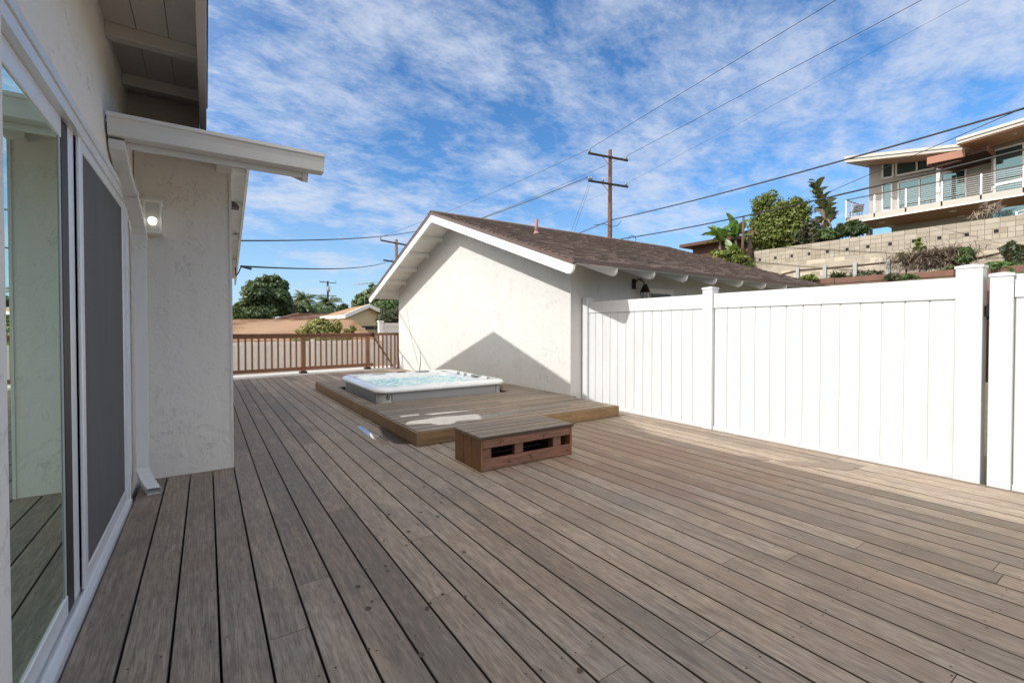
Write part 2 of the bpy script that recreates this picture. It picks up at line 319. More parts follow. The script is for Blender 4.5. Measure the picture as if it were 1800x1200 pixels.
MB().box(px1+.002,px1+.024,4.318,5.25,.006,PH-.004,0,b=.003).build('side_board','fascia_wood_y',P)
MB().box(px0,4.67,9.43,9.45,.006,PH-.004,0).build('back_board','fascia_wood',P)
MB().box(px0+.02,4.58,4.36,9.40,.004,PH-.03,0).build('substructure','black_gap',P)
# the strip of decking beside it
# puddles
def ptop(l,z): return [hz(a,b,z)[:2] for a,b in l]
zt=PH+.0016
mb=MB(); blob(mb,ptop([(712,746),(716,741),(770,732.5),(838,727.5),(848,729.5),(870,726),(905,721),(958,714.5),(1002,708),(1003,712.5),(958,718),(900,727),(862,733),(840,737),(802,740),(795,745),(770,747),(757,744)],zt),zt,0,4,.022,3)
tag(mb.build('puddle','puddle',recalc=False),'long shiny puddle lying along the front of the raised platform','puddle')
mb=MB(); blob(mb,ptop([(745,727.5),(790,723),(832,721),(805,724),(760,729)],zt),zt,0,3,.006,4); 
blob(mb,ptop([(700,731),(735,727.5),(738,729),(702,733)],zt),zt,0,2,.004,5)
tag(mb.build('puddle','puddle',recalc=False),'thin streak of water on the platform between hot tub and long puddle','puddle')
zz=.0022
mb=MB(); blob(mb,ptop([(627,749),(634,748),(650,756),(668,765),(683,775),(682,781),(672,781),(660,773),(645,764)],zz),zz,0,2,.004,6)
tag(mb.build('puddle','puddle',recalc=False),'narrow pale puddle on the deck beside the low side of the platform','puddle')
mb=MB(); zz=.0019
blob(mb,ptop([(664,750),(680,752),(686,758),(700,765),(716,775),(722,779),(700,780),(684,774),(672,766),(670,757)],zz),zz,0,3,.012,8)
tag(mb.build('damp_patch','wet_wood',recalc=False),'dark damp patch on deck boards against the side of the platform','damp patch')
mb=MB(); zz=.0021

for cx0,cy0,rx0,ry0,zq in ((1410,815,40,4.2,.0019),(1468,819,38,6.2,.0023),(1330,805,26,3.2,.0019)):
    pts=[hz(cx0+rx0*math.cos(t_)*(1+.15*math.sin(3*t_+cx0)),cy0+ry0*math.sin(t_)*(1+.15*math.cos(2*t_))+.1*rx0*math.cos(t_),zq) for t_ in [2*PI*k/28 for k in range(28)]]
    mb.add([tuple(p) for p in pts],[list(range(28))])
simple('faint_damp',(.19,.145,.11),.6); tag(mb.build('damp_patch','faint_damp',recalc=False),'faint brown damp marks on the sunlit boards below the white fence','damp patch')
# ---------------------------------------------------------------- step box
S=thing('step_box','wooden box step with reddish open-slatted front standing before the platform','step',(2.36,3.5,0))
sx0,sx1,sy0,sy1,sz=1.872,2.862,3.262,3.742,.292
mb=MB(); n=3
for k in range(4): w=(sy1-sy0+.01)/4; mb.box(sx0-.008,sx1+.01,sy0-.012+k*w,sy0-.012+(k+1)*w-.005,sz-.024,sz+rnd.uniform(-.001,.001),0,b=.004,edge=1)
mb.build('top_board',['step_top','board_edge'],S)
for k,(a,b) in enumerate(((0,.152),(.163,.312),(.323,.478))):
    MB().box(sx0,sx0+.024,sy0+a,sy0+b,.004,sz-.026,0,b=.004).build('side_plank','step_side',S)
mb=MB()
for a,b in ((0,.152),(.163,.312),(.323,.478)): mb.box(sx1-.024,sx1,sy0+a,sy0+b,.004,sz-.026,0,b=.003)
mb.build('side_plank','step_side',S)
mb=MB(); mb.box(sx0+.026,sx1-.026,sy0+.004,sy0+.030,.190,sz-.027,0,b=.003)
for kx in (.2,.66): 
    for q in range(9): a=rnd.uniform(0,2*PI); r=rnd.uniform(0,.03); x=sx0+kx+r*math.cos(a); z=.228+r*math.sin(a)*.8; mb.box(x-.004,x+.004,sy0+.002,sy0+.0035,z-.004,z+.004,1)
mb.build('slat',['step_red','knot_dark'],S)
mb=MB(); mb.box(sx0+.026,sx1-.026,sy0+.004,sy0+.030,.006,.098,0,b=.003)
for kx,kz in ((.28,.05),(.5,.07),(.52,.045),(.93,.05)):
    for q in range(5): a=rnd.uniform(0,2*PI); r=rnd.uniform(0,.014); x=sx0+kx+r*math.cos(a); z=kz+r*math.sin(a); mb.box(x-.004,x+.004,sy0+.002,sy0+.0035,z-.004,z+.004,1)
mb.build('slat',['step_red','knot_dark'],S)
for x in (.03,.36,.79): MB().box(sx0+x,sx0+x+.09,sy0+.034,sy0+.072,.006,sz-.03,0,b=.002).build('stud','step_red',S)
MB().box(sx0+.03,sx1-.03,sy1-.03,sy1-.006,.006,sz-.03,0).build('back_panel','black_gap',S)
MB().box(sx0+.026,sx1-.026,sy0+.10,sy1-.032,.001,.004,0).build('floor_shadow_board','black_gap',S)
# ---------------------------------------------------------------- hot tub
T=thing('hot_tub','sunken square hot tub with white shell and grey skirt full of turquoise bubbling water','hot tub',(3.025,7.335,PH))
tcx,tcy,hx2,hy2=3.025,7.335,1.075,1.075
def rrect(ox,z,rad=.2,n=8,hxx=hx2,hyy=hy2):
    a,b=hxx+ox,hyy+ox; r=max(.02,rad+ox*.8); pts=[]
    for qx,qy,t0 in ((1,1,0),(-1,1,PI/2),(-1,-1,PI),(1,-1,3*PI/2)):
        for k in range(n+1):
            t=t0+PI/2*k/n; pts.append((tcx+qx*(a-r)+r*math.cos(t),tcy+qy*(b-r)+r*math.sin(t),z))
        # straight midpoints
    return pts
def loft(mb,loops,mi=0,smooth=True,close=False):
    n=len(loops[0]); vs=[p for l in loops for p in l]
    mb.add(vs,[[i*n+k,i*n+(k+1)%n,(i+1)*n+(k+1)%n,(i+1)*n+k] for i in range(len(loops)-1) for k in range(n)],mi,smooth)
mb=MB(); loft(mb,[rrect(-.055,0.012),rrect(-.05,PH+.135),rrect(-.07,PH+.140)],0); mb.build('skirt','tub_grey',T)
mb=MB(); mb.box(tcx-hx2+.22,tcx+hx2-.20,tcy-hy2+.046,tcy-hy2+.052,PH+.002,PH+.13,0); mb.build('access_panel','tub_panel',T)
mb=MB(); mb.box(tcx-hx2+.046,tcx-hx2+.052,tcy-hy2+.25,tcy+hy2-.25,PH+.002,PH+.13,0); mb.build('access_panel','tub_panel',T)
for x in (tcx-hx2+.22,tcx+hx2-.20): MB().box(x-.004,x+.004,tcy-hy2+.043,tcy-hy2+.05,PH+.002,PH+.132,0).build('panel_seam','black_gap',T)
for x in (tcx-hx2+.165,tcx+hx2-.10):
    mb=MB(); yy=tcy-hy2+.045; zc=PH+.068
    arc=[(x+.020*math.cos(t),yy,zc+.030*math.sin(t)) for t in [math.radians(a) for a in range(60,301,20)]]
    mb.tube(arc,.0055,6); mb.tube([(x-.018,yy,zc),(x+.022,yy,zc+.003)],.005,6); mb.tube([(x+.022,yy,zc+.003),(x+.012,yy,zc-.024)],.005,6); mb.tube([(x+.002,yy,zc+.028),(x+.018,yy,zc+.022)],.005,6)
    mb.build('emblem','metal_dark',T)
zr=PH
mb=MB(); loft(mb,[rrect(-.03,zr+.128),rrect(0,zr+.132),rrect(.012,zr+.15),rrect(.008,zr+.175),rrect(-.02,zr+.200),rrect(-.06,zr+.213),rrect(-.10,zr+.216),rrect(-.13,zr+.205,.24),rrect(-.17,zr+.196,.26),rrect(-.20,zr+.178,.28),rrect(-.235,zr+.12,.30),rrect(-.27,zr+.02,.3),rrect(-.30,zr-.10,.3)],0); mb.build('shell','tub_shell',T)
# raised back corners, headrests
def pad(cx,cy,l,w,h,z,rot,mat,name):
    mb=MB(); n=14; loops=[]
    for rr,zz in ((1,0),(1,.5),(.85,.9),(.45,1.)):
        lp=[]
        for k in range(n*2):
            t=2*PI*k/(n*2); ex=abs(math.cos(t))**.5*math.copysign(1,math.cos(t)); ey=abs(math.sin(t))**.5*math.copysign(1,math.sin(t))
            x,y=l*ex*rr if rr>.9 else l*ex*(1-(1-rr)*.4),w*ey*rr
            lp.append((cx+x*math.cos(rot)-y*math.sin(rot),cy+x*math.sin(rot)+y*math.cos(rot),z+h*zz))
        loops.append(lp)
    loft(mb,loops); mb.f.append([len(mb.v)-2*n+i for i in range(2*n)]); mb.m.append(0); mb.sm.append(True)
    return mb.build(name,mat,T)
pad(tcx-.42,tcy+hy2-.13,.13,.045,.02,zr+.19,0,'pillow_grey','headrest'); pad(tcx+.42,tcy+hy2-.13,.14,.05,.028,zr+.195,0,'pillow_grey','headrest'); pad(tcx+hx2-.16,tcy-.3,.13,.05,.03,zr+.195,PI/2,'pillow_grey','headrest')
pad(tcx+.02,tcy+hy2-.09,.09,.03,.012,zr+.213,0,'metal_dark','control_panel')
for x,y in ((hx2-.19,.32),(hx2-.19,.05),(hx2-.16,-.72)):
    mb=MB(); mb.lathe(tcx+x,tcy+y,[(0,zr+.225),(.022,zr+.224),(.028,zr+.215),(.03,zr+.19)],14); mb.build('diverter_knob','pillow_grey',T)
for sx_,sy_ in ((1,1),(-1,1),(1,-1)):
    pad(tcx+sx_*(hx2-.19),tcy+sy_*(hy2-.19),.12,.05,.012,zr+.197,sx_*sy_*-PI/4,'tub_shell','corner_ledge')
mb=MB(); N=90; r=random.Random(5); wv=[]
import mathutils
for j in range(N+1):
    for i in range(N+1):
        x=tcx-.86+1.72*i/N; y=tcy-.86+1.72*j/N
        z=zr+.118+.022*mathutils.noise.noise(Vector((x*9,y*9,1)))+.018*mathutils.noise.noise(Vector((x*22,y*22,4)))+.02*math.exp(-((x-tcx+.3)**2+(y-tcy)**2)*6)
        wv.append((x,y,z))
mb.add(wv,[[j*(N+1)+i,j*(N+1)+i+1,(j+1)*(N+1)+i+1,(j+1)*(N+1)+i] for j in range(N) for i in range(N)],0,True); mb.build('water','water',T,recalc=False)
# ---------------------------------------------------------------- house on the left
HS=thing('house','beige stucco house with sliding glass door, deep eaves and a gabled wing','house',(-3,4,0))
WX=-.462; WY=4.575
mb=MB()
DY0,DY1,DZ=1.66,4.02,2.075      # door opening
mb.box(-.75,WX,-3,DY0,-.2,2.98); mb.box(-.75,WX,DY0,DY1,DZ,2.98); mb.box(-.75,WX,DY1,WY+.01,-.2,2.98); mb.build('main_wall','stucco',HS)
mb=MB(); mb.box(WX+.002,-.415,-2.5,1.645,-.2,2.91); mb.build('pier','stucco',HS)
# wing with gable end
gk=.345; RY,RZt=8.25,4.06
def rz(y): return RZt-gk*abs(y-RY)     # roof top surface
XW=.172; XB=.60
mb=MB(); mb.prism([(WY,-1.3),(12.0,-1.3),(12.0,rz(12.0)-.12),(RY,RZt-.12),(WY,rz(WY)-.12)],0,-4.5,XW); mb.build('wing_wall','stucco',HS)
MB().box(XW-.006,XW+.012,WY-.008,WY+.03,.0,2.6,0).build('corner_bead','paint_white',HS)
# trim board at the head of the wing wall and plate end
mb=MB(); mb.box(-.455,.10,WY-.02,WY-.003,2.585,2.66,0,b=.002); mb.box(.075,.19,WY-.09,WY+.06,2.50,2.70,0,b=.003); mb.box(-.455,-.40,WY-.022,WY-.001,.2,2.58,0) ; mb.build('head_trim','paint_white',HS)
# roof slopes of the wing
mb=MB(); t_=.02
Y0,Y1=3.405,13.0
for (ya,yb) in ((Y0,RY),(RY,Y1)):
    mb.prism([(ya,rz(ya)-t_),(yb,rz(yb)-t_),(yb,rz(yb)),(ya,rz(ya))],0,-5,XB+.02)
mb.build('wing_roof','shingle_dark',HS)
mb=MB(); nb=34
for (ya,yb) in ((Y0,RY),(RY,Y1)):
    m=int(abs(yb-ya)/.17)
    for k in range(m):
        a=ya+(yb-ya)*k/m; b=ya+(yb-ya)*(k+1)/m-.004
        mb.prism([(a,rz(a)-t_-.022),(b,rz(b)-t_-.022),(b,rz(b)-t_-.002),(a,rz(a)-t_-.002)],0,-4,XB-.002)
mb.build('soffit_boards','soffit_white',HS)
for (ya,yb) in ((Y0+.01,RY),(RY,Y1)):
    mb=MB(); mb.prism([(ya+(.07 if ya<4 else 0),rz(ya+(.07 if ya<4 else 0))-.2),(yb,rz(yb)-.2),(yb,rz(yb)-t_-.001),(ya,rz(ya)-t_-.001)],0,XB-.036,XB); mb.build('barge_board','paint_white',HS)
for yy in (5.3,6.4,7.4,8.8,9.8,10.9,12.0):
    z=rz(yy)-.06; MB().box(XW+.002,XB-.038,yy-.022,yy+.022,z-.095,z+0,0,b=.002).build('lookout','soffit_white',HS)
# gutter with its end cap
GY=3.35
prof=[(GY+.115,2.395),(GY+.115,2.275),(GY+.040,2.275),(GY+.030,2.279),(GY+.024,2.30),(GY+.014,2.335),(GY+.002,2.362),(GY-.010,2.370),(GY-.012,2.389),(GY+.006,2.39),(GY+.010,2.382),(GY+.008,2.35),(GY+.03,2.325),(GY+.04,2.29),(GY+.105,2.29),(GY+.105,2.395)]
G_=MB().prism(prof,0,WX+.012,.682).build('gutter','gutter_paint',HS)
MB().prism([(q[0],q[1]) for q in prof[:9]],0,.6825,.686).build('gutter_end_cap','gutter_paint',HS)
MB().box(WX+.004,.60,GY+.12,GY+.14,2.24,2.40).build('gutter_board','paint_white',HS)
# downspout
def duct(mb,pts,w=.07,d=.052,rib=0):
    n=len(pts); vs=[]
    prof=[(-w/2,-d/2),(-w/4,-d/2),(-w/4+.006,-d/2+.005),(-.003,-d/2+.005),(0,-d/2),(w/4-.006,-d/2+.0),(w/4,-d/2+.005),(w/2-.01,-d/2+.005),(w/2,-d/2),(w/2,d/2),(-w/2,d/2)]
    for i,p in enumerate(pts):
        p=Vector(p); dd=(Vector(pts[min(i+1,n-1)])-Vector(pts[max(i-1,0)])).normalized(); ax=Vector((1,0,0)); nr=dd.cross(ax).normalized()
        k=1.12 if (rib and i%2) else 1
        for a,b in prof: vs.append(p+ax*a*k+nr*(b*k))
    m=len(prof); mb.add(vs,[[i*m+k,i*m+(k+1)%m,(i+1)*m+(k+1)%m,(i+1)*m+k] for i in range(n-1) for k in range(m)])
DX=-.402; dy=4.33
DS=MB(); duct(DS,[(DX,dy,1.86),(DX,dy,.12)]); DS=DS.build('downspout','gutter_paint',HS)
mb=MB(); curve=[]
for k in range(31):
    t=k/30; curve.append((DX-.015*(1-t),3.43+(dy-3.43)*(t*t*(3-2*t)),2.275-.40*t))
duct(mb,curve[:16:3],rib=0); duct(mb,curve[15:]+[(DX,dy,1.875-.008*q_) for q_ in range(14)]+[(DX,dy,1.85)],w=.074,d=.056,rib=1); mb.build('downspout_elbow','gutter_paint',HS)
mb=MB(); curve=[(DX+.08*(k/15)**1.6,dy-.20*(k/15)**1.3,.15-.125*(k/15)) for k in range(16)]; duct(mb,curve,rib=1,w=.074,d=.056); mb.build('downspout_spout','gutter_paint',HS)
# main roof eave over the door
ZS=2.92
mb=MB()
for k,(a,b) in enumerate(((WX,-.325),(-.321,-.175),(-.171,-.032))): mb.box(a,b,-3,4.365,ZS,ZS+.02)
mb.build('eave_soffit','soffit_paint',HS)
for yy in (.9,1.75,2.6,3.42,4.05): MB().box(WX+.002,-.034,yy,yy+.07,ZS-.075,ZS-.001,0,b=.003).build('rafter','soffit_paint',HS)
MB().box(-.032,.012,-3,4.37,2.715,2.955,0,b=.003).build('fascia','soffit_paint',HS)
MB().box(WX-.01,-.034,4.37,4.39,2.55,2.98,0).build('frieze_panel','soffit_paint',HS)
mb=MB(); mb.prism([(-5,4.3),(.022,2.957),(.022,2.975),(-5,4.35)],1,-3,4.45); mb.build('main_roof','shingle_dark',HS)
mb=MB(); mb.box(-5,-4.5,-3,12,-.2,4.1); mb.box(-4.5,-.75,-3,-2.95,-.2,3.9); mb.build('rear_wall','stucco',HS)
# wall lamp
cxl,cyl=-.335,4.455
WL=MB().box(cxl-.05,cxl+.05,WY-.02,WY-.001,1.93,2.16,0,b=.004).build('wall_lamp','gutter_paint',HS,label='small white box lantern, lit, on the wing wall')
mb=MB(); 
mb.box(cxl-.058,cxl+.058,cyl-.05,WY-.02,1.915,1.93,0,b=.004); mb.box(cxl-.062,cxl+.062,cyl-.055,WY-.02,2.15,2.168,0,b=.004); mb.box(cxl-.04,cxl+.04,cyl-.035,WY-.02,2.168,2.19,0,b=.004)
for x in (cxl-.055,cxl+.043):
    mb.box(x,x+.012,cyl-.045,cyl-.033,1.93,2.15)
mb.build('lamp_cage','gutter_paint',WL)
MB().box(cxl-.042,cxl+.042,cyl-.038,cyl-.034,1.932,2.148).build('lamp_glass','lamp_glass',WL)
MB().lathe(cxl,cyl-.055,[(0,1.975),(.018,1.98),(.027,2.0),(.024,2.025),(0,2.035)],12).build('bulb','lamp_bulb',WL)
# small flood light under the rake
FL=MB(); c0=hx(407,366,XW+.03); FL.prism([(XW+.004,c0.z),(XW+.004,c0.z+.06),(XW+.05,c0.z+.05),(XW+.085,c0.z+.02),(XW+.09,c0.z)],1,c0.y-.06,c0.y+.06); 
FL.build('flood_light','floodlight_paint',HS)
# sliding door
SD=MB()
fx0,fx1=-.545,-.449
SD.box(fx0,fx1,DY0-.005,DY0+.045,.03,DZ); SD.box(fx0,fx1+.004,DY1-.07,DY1,.03,DZ+.0); SD.box(fx0,fx1+.006,DY0+.045,DY1-.07,DZ-.05,DZ-.001); SD.box(fx0,-.432,DY0-.01,DY1,-.02,.03)
SD.box(fx0+.03,fx0+.036,DY0,DY1,.03,.05); SD.box(-.462,-.456,DY0,DY1-.07,.03,.045); SD.box(-.480,-.476,DY0,DY1-.07,.03,.05)
SD.box(-.448,-.436,DY0-.03,DY1+.02,DZ,DZ+.035); SD.box(-.456,-.440,DY1,DY1+.028,.0,DZ+.03)
SD=SD.build('sliding_door','alu',HS)
gp=MB(); gx0,gx1=-.492,-.470
gp.box(gx0,gx1,DY0+.045,2.49,.05,.13,0,b=.003); gp.box(gx0,gx1,DY0+.045,2.49,DZ-.13,DZ-.05,0,b=.003); gp.box(gx0,gx1,2.60,2.69,.05,DZ-.05,0,b=.003); gp.build('panel_frame','alu',SD)
MB().box(gx0,gx1-.001,2.49,2.60,.05,DZ-.05,0,b=.003).build('meeting_stile','metal_dark',SD)
MB().box(-.482,-.476,DY0+.045,2.49,.13,DZ-.13).build('glass_panel','door_glass',SD)
MB().box(-.4755,-.473,2.465,2.49,.13,DZ-.13).build('glazing_bead','tub_grey',SD)
sp_=MB(); sp_.box(-.466,-.452,2.70,2.76,.05,DZ-.05,0,b=.003); sp_.box(-.466,-.452,DY1-.115,DY1-.072,.05,DZ-.05,0,b=.003); sp_.box(-.466,-.452,2.76,DY1-.115,.05,.125,0,b=.003); sp_.box(-.466,-.452,2.76,DY1-.115,DZ-.10,DZ-.05,0,b=.003); sp_.build('screen_frame','alu',SD)
MB().box(-.461,-.458,2.76,DY1-.115,.125,DZ-.10).build('insect_screen','screen_mesh',SD)
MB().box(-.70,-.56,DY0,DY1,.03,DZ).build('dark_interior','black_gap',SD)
MB().box(-.463,-.455,4.0,4.018,.93,1.12,0,b=.002).build('door_handle','metal_dark',SD)
# ---------------------------------------------------------------- garage
GA=thing('garage','white stucco garage with brown shingle gable roof and round rafter tails','garage',(8,8.7,0))
gx,gy0,gy1,gx2=4.69,5.385,13.0,11.6
gs=.345; GRY,GRZ=9.17,3.683
def gr(y): return GRZ-gs*abs(y-GRY)
EY0,EY1=4.575,13.74; GXo=4.036; GXe=12.0
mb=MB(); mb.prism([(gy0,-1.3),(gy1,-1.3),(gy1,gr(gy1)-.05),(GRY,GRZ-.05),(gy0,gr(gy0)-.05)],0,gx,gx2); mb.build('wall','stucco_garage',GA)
# shingle courses
mb=MB(); r=random.Random(11); n=30
for (ya,yb) in ((EY0,GRY),(EY1,GRY)):
    L=abs(yb-ya); n=int(L/.14); sg=1 if yb>ya else -1
    mb.prism([(ya,gr(ya)-.04),(yb,gr(yb)-.04),(yb,gr(yb)-.012),(ya,gr(ya)-.012)],0,GXo-.01,GXe)
    for k in range(n):
        a=ya+(yb-ya)*k/n; b=ya+(yb-ya)*min(1,(k+1.35)/n); x=GXo-.02-r.uniform(0,.25)
        while x<GXe+.01:
            w=r.choice([.09,.14,.19,.26,.33]); th=r.uniform(.010,.024) ; xa,xb=max(x,GXo-.02),min(x+w,GXe+.02); x+=w
            if xb<=xa: continue
            a2=a-sg*r.choice([0,0,.012]) if k else a
            mb.add([(xa,a2,gr(a2)-.012),(xb,a2,gr(a2)-.012),(xb,a2,gr(a2)+th),(xa,a2,gr(a2)+th),(xb,b,gr(b)-.004),(xa,b,gr(b)-.004)],[[0,1,2,3],[3,2,4,5],[0,3,5],[1,4,2],[0,5,4,1]])
x=GXo-.02
while x<GXe:  # ridge caps
    th=.02; mb.prism([(GRY-.13,gr(GRY-.13)-.0),(GRY,GRZ+.012),(GRY+.13,gr(GRY+.13)-.0),(GRY+.13,gr(GRY+.13)+th),(GRY,GRZ+.012+th),(GRY-.13,gr(GRY-.13)+th)],0,x,min(x+.2,GXe+.02)); x+=.2
mb.build('roof_shingles','shingle_dark',GA,recalc=True)
mb=MB(); r2=.045
for (ya,yb) in ((EY0,GRY),(GRY,EY1)):
    mb.prism([(ya,gr(ya)-.065),(yb,gr(yb)-.065),(yb,gr(yb)-.013),(ya,gr(ya)-.013)],0,GXo-.014,GXo+.012)
mb.build('rake_flashing','flashing',GA)
MB().box(GXo-.014,GXe,EY0-.02,EY0-.004,gr(EY0)-.045,gr(EY0)-.002).build('eave_flashing','flashing',GA)
# soffit boards under the overhang and eaves
mb=MB()
for (ya,yb) in ((EY0+.01,GRY),(GRY,EY1-.01)):
    m=int(abs(yb-ya)/.175)
    for k in range(m):
        a=ya+(yb-ya)*k/m; b=ya+(yb-ya)*(k+1)/m-.006
        mb.prism([(a,gr(a)-.062),(b,gr(b)-.062),(b,gr(b)-.042),(a,gr(a)-.042)],0,GXo+.04,GXe-.02)
mb.build('soffit_boards','soffit_white',GA)
# barge boards with rounded tails
def tail(x0,x1,ylow,yhigh,z0fun,depth,sg,name,mat):
    # board under the roof from ylow (eave end, rounded) up to yhigh
    mb=MB(); pl=[]; n=7
    for k in range(n+1):
        t=PI/2*k/n; y=ylow+sg*depth*(1-math.cos(t))*.75; 
        pl.append((ylow+sg*.75*depth*(1-math.sin(PI/2-t)) , z0fun(ylow+sg*.75*depth*(1-math.cos(t)))-depth*math.sin(t)))
    pl.append((yhigh,z0fun(yhigh)-depth)); pl.append((yhigh,z0fun(yhigh)))
    mb.prism(pl,0,x0,x1); return mb.build(name,mat,GA)
zf=lambda y: gr(y)-.064
for ya,sg in ((EY0+.01,1),(EY1-.01,-1)): tail(GXo,GXo+.04,ya,GRY,zf,.155,sg,'barge_board','paint_bright')
k=0; x=GXo+.81
while x<GXe-.1:
    tail(x,x+.04,EY0+.015,gy0,zf,.135,1,'rafter_tail','paint_bright'); x+=.81
for yy in (5.9,6.9,7.9,8.7,10.0,10.8,11.6,12.4,13.1):
    z=gr(yy)-.064; MB().box(GXo+.041,gx-.002,yy-.02,yy+.02,z-.11,z-.0,0).build('lookout','soffit_white',GA)
# pipe on the roof
pp=None
for yy in [5+.02*i for i in range(150)]:
    q=hy(943,414,yy)
    if abs(q.z-gr(yy))<.03: pp=q
mb=MB(); mb.tube([(pp.x,pp.y,gr(pp.y)-.03),(pp.x,pp.y,gr(pp.y)+.30)],[.038,.036],12); mb.lathe(pp.x,pp.y,[(.075,gr(pp.y)+.0),(.055,gr(pp.y)+.03),(.04,gr(pp.y)+.06)],14); mb.build('vent_pipe','pipe_paint',GA)
# carriage lantern
LX=6.12; LZ=1.945
LN=MB(); LN.lathe(0,0,[(0,.02),(.05,.018),(.055,0),(0,0)],16); 
LN=MB().box(LX-.055,LX+.03,gy0-.03,gy0-.001,LZ-.09,LZ+.08,0,b=.01).build('wall_lantern','bronze',GA,label='dark bronze carriage lantern on the shaded side wall')
mb=MB(); mb.tube([(LX,gy0-.02,LZ+.0),(LX+.02,gy0-.08,LZ+.075),(LX+.05,gy0-.14,LZ+.05),(LX+.08,gy0-.16,LZ+.0)],.011,8); mb.tube([(LX+.02,gy0-.09,LZ+.07),(LX+.06,gy0-.1,LZ+.09),(LX+.09,gy0-.1,LZ+.06),(LX+.06,gy0-.1,LZ+.04)],.007,6)
q=(LX+.09,gy0-.17); mb.lathe(q[0],q[1],[(0,LZ+.0),(.03,LZ-.02),(.055,LZ-.07),(.085,LZ-.14),(.095,LZ-.145)],10); mb.build('lantern_hood','bronze',LN)
mb=MB()
for k in range(6):
    a=2*PI*k/6; mb.tube([(q[0]+.075*math.cos(a),q[1]+.075*math.sin(a),LZ-.14),(q[0]+.055*math.cos(a),q[1]+.055*math.sin(a),LZ-.38)],.005,5)
mb.lathe(q[0],q[1],[(.06,LZ-.38),(.04,LZ-.40),(0,LZ-.42)],10); mb.build('lantern_cage','bronze',LN)
# door in the side wall
DR=MB(); DR.box(6.42,6.51,gy0-.03,gy0-.002,-.2,1.885); DR.box(6.51,7.08,gy0-.03,gy0-.002,1.80,1.885); DR.box(7.08,7.17,gy0-.03,gy0-.002,-.2,1.885); DR=DR.build('door_frame','paint_white',GA)
MB().box(6.512,7.078,gy0-.018,gy0-.003,-.2,1.798).build('door_glass','window_glass',DR)
MB().box(7.54,7.59,gy0-.03,gy0-.002,-.2,1.84).build('door_casing','paint_white',GA)
# loose cables on the gable wall
mb=MB(); a=hx(715,545,gx-.008); b=hx(735,640,gx-.008); m1=hx(722,590,gx-.008); mb.tube([a,m1,b],.005,5); c=hx(738,617,gx-.012); d=hx(737,652,gx-.012); mb.tube([c,hx(739,635,gx-.012),d],.010,5); mb.build('wall_cable','tub_grey',GA)
mb=MB(); c=hx(704,624,gx-.05); mb.tube([c,hx(706,650,gx-.05)],.022,8); mb.build('wall_pipe','paint_white',GA)
# ---------------------------------------------------------------- white vinyl fence
FN=thing('vinyl_fence','tall white vinyl privacy fence along the right edge of the deck','fence',(5,3,0))
fxf=4.93
def vpost(y0,y1,z1,par=FN,x0=4.915,x1=5.045):
    o=MB().box(x0,x1,y0,y1,-.3,z1-.03,0,b=.004).build('post','vinyl',par)
    mb=MB(); mb.box(x0-.006,x1+.006,y0-.006,y1+.006,z1-.034,z1-.012,0,b=.003); mb.add([(x0-.006,y0-.006,z1-.012),(x1+.006,y0-.006,z1-.012),(x1+.006,y1+.006,z1-.012),(x0-.006,y1+.006,z1-.012),((x0+x1)/2,(y0+y1)/2,z1+.004)],[[0,1,4],[1,2,4],[2,3,4],[3,0,4]]); mb.build('post_cap','vinyl',o)
vpost(5.255,5.37,1.675); vpost(3.145,3.272,1.68); vpost(.905,1.058,1.69)
def vpanel(y0,y1,z1,par,n):
    MB().box(4.945,4.995,y0,y1,z1-.172,z1,0,b=.005).build('top_rail','vinyl',par)
    MB().box(4.945,4.995,y0,y1,-.03,.035,0,b=.005).build('bottom_rail','vinyl',par)
    mb=MB(); w=(y1-y0)/n
    for k in range(n):
        a=y0+w*k; mb.box(4.957,4.985,a+.0035,a+w-.0035,.030,z1-.168,0,b=.005)
    mb.build('picket_panel','vinyl',par); MB().box(4.968,4.974,y0,y1,.036,z1-.17).build('panel_core','vinyl_dull',par)
vpanel(3.275,5.272,1.59,FN,13); vpanel(1.060,3.142,1.592,FN,13)
GT=thing('vinyl_gate','white vinyl gate right of the tall end post','gate',(5,0,0))
vpost(.745,.868,1.612,GT)
vpanel(-.9,.742,1.59,GT,10)
mb=MB(); p=hx(1727,548,4.99)
yh=.888; mb.box(4.975,5.0,yh-.018,yh+.018,p.z-.035,p.z+.045,0,b=.003); mb.tube([(4.985,yh,p.z-.06),(4.985,yh,p.z+.055)],.008,8); mb.build('hinge','metal_dark',GT)
mb=MB(); mb.box(5.6,5.75,.6,1.6,-.3,1.9); 
tag(MB().box(5.3,5.34,.86,1.25,.75,1.56,0,b=.004).build('red_board_fence','rust_paint'),'rust red boards seen through the gap beside the gate','fence')
# ---------------------------------------------------------------- deck railing
RL=thing('deck_railing','brown wooden deck railing with square balusters at the far edge','railing',(2,12.9,0))
ra,rb=Vector((.2,12.64,0)),Vector((3.93,13.22,0)); rdir=(rb-ra).normalized()
def rp(t): return ra+(rb-ra)*t
mb=MB(); mb.bar(ra+Vector((0,0,1.02)),rb+rdir*.06+Vector((0,0,1.02)),.12,.035); mb.bar(ra+Vector((0,0,.96)),rb+rdir*.06+Vector((0,0,.96)),.04,.085); mb.build('top_rail','rail_wood',RL)
mb=MB(); mb.bar(ra+Vector((0,0,.125)),rb+rdir*.06+Vector((0,0,.125)),.045,.085); mb.build('bottom_rail','rail_wood',RL)
def tpx(px):   # parameter where the railing line crosses an image column
    lo,hi=0,1.2
    for _ in range(40):
        m=(lo+hi)/2; p=rp(m)-EYE; x=CX+F*p.dot(RT)/p.dot(FW)
        if x<px: lo=m
        else: hi=m
    return lo
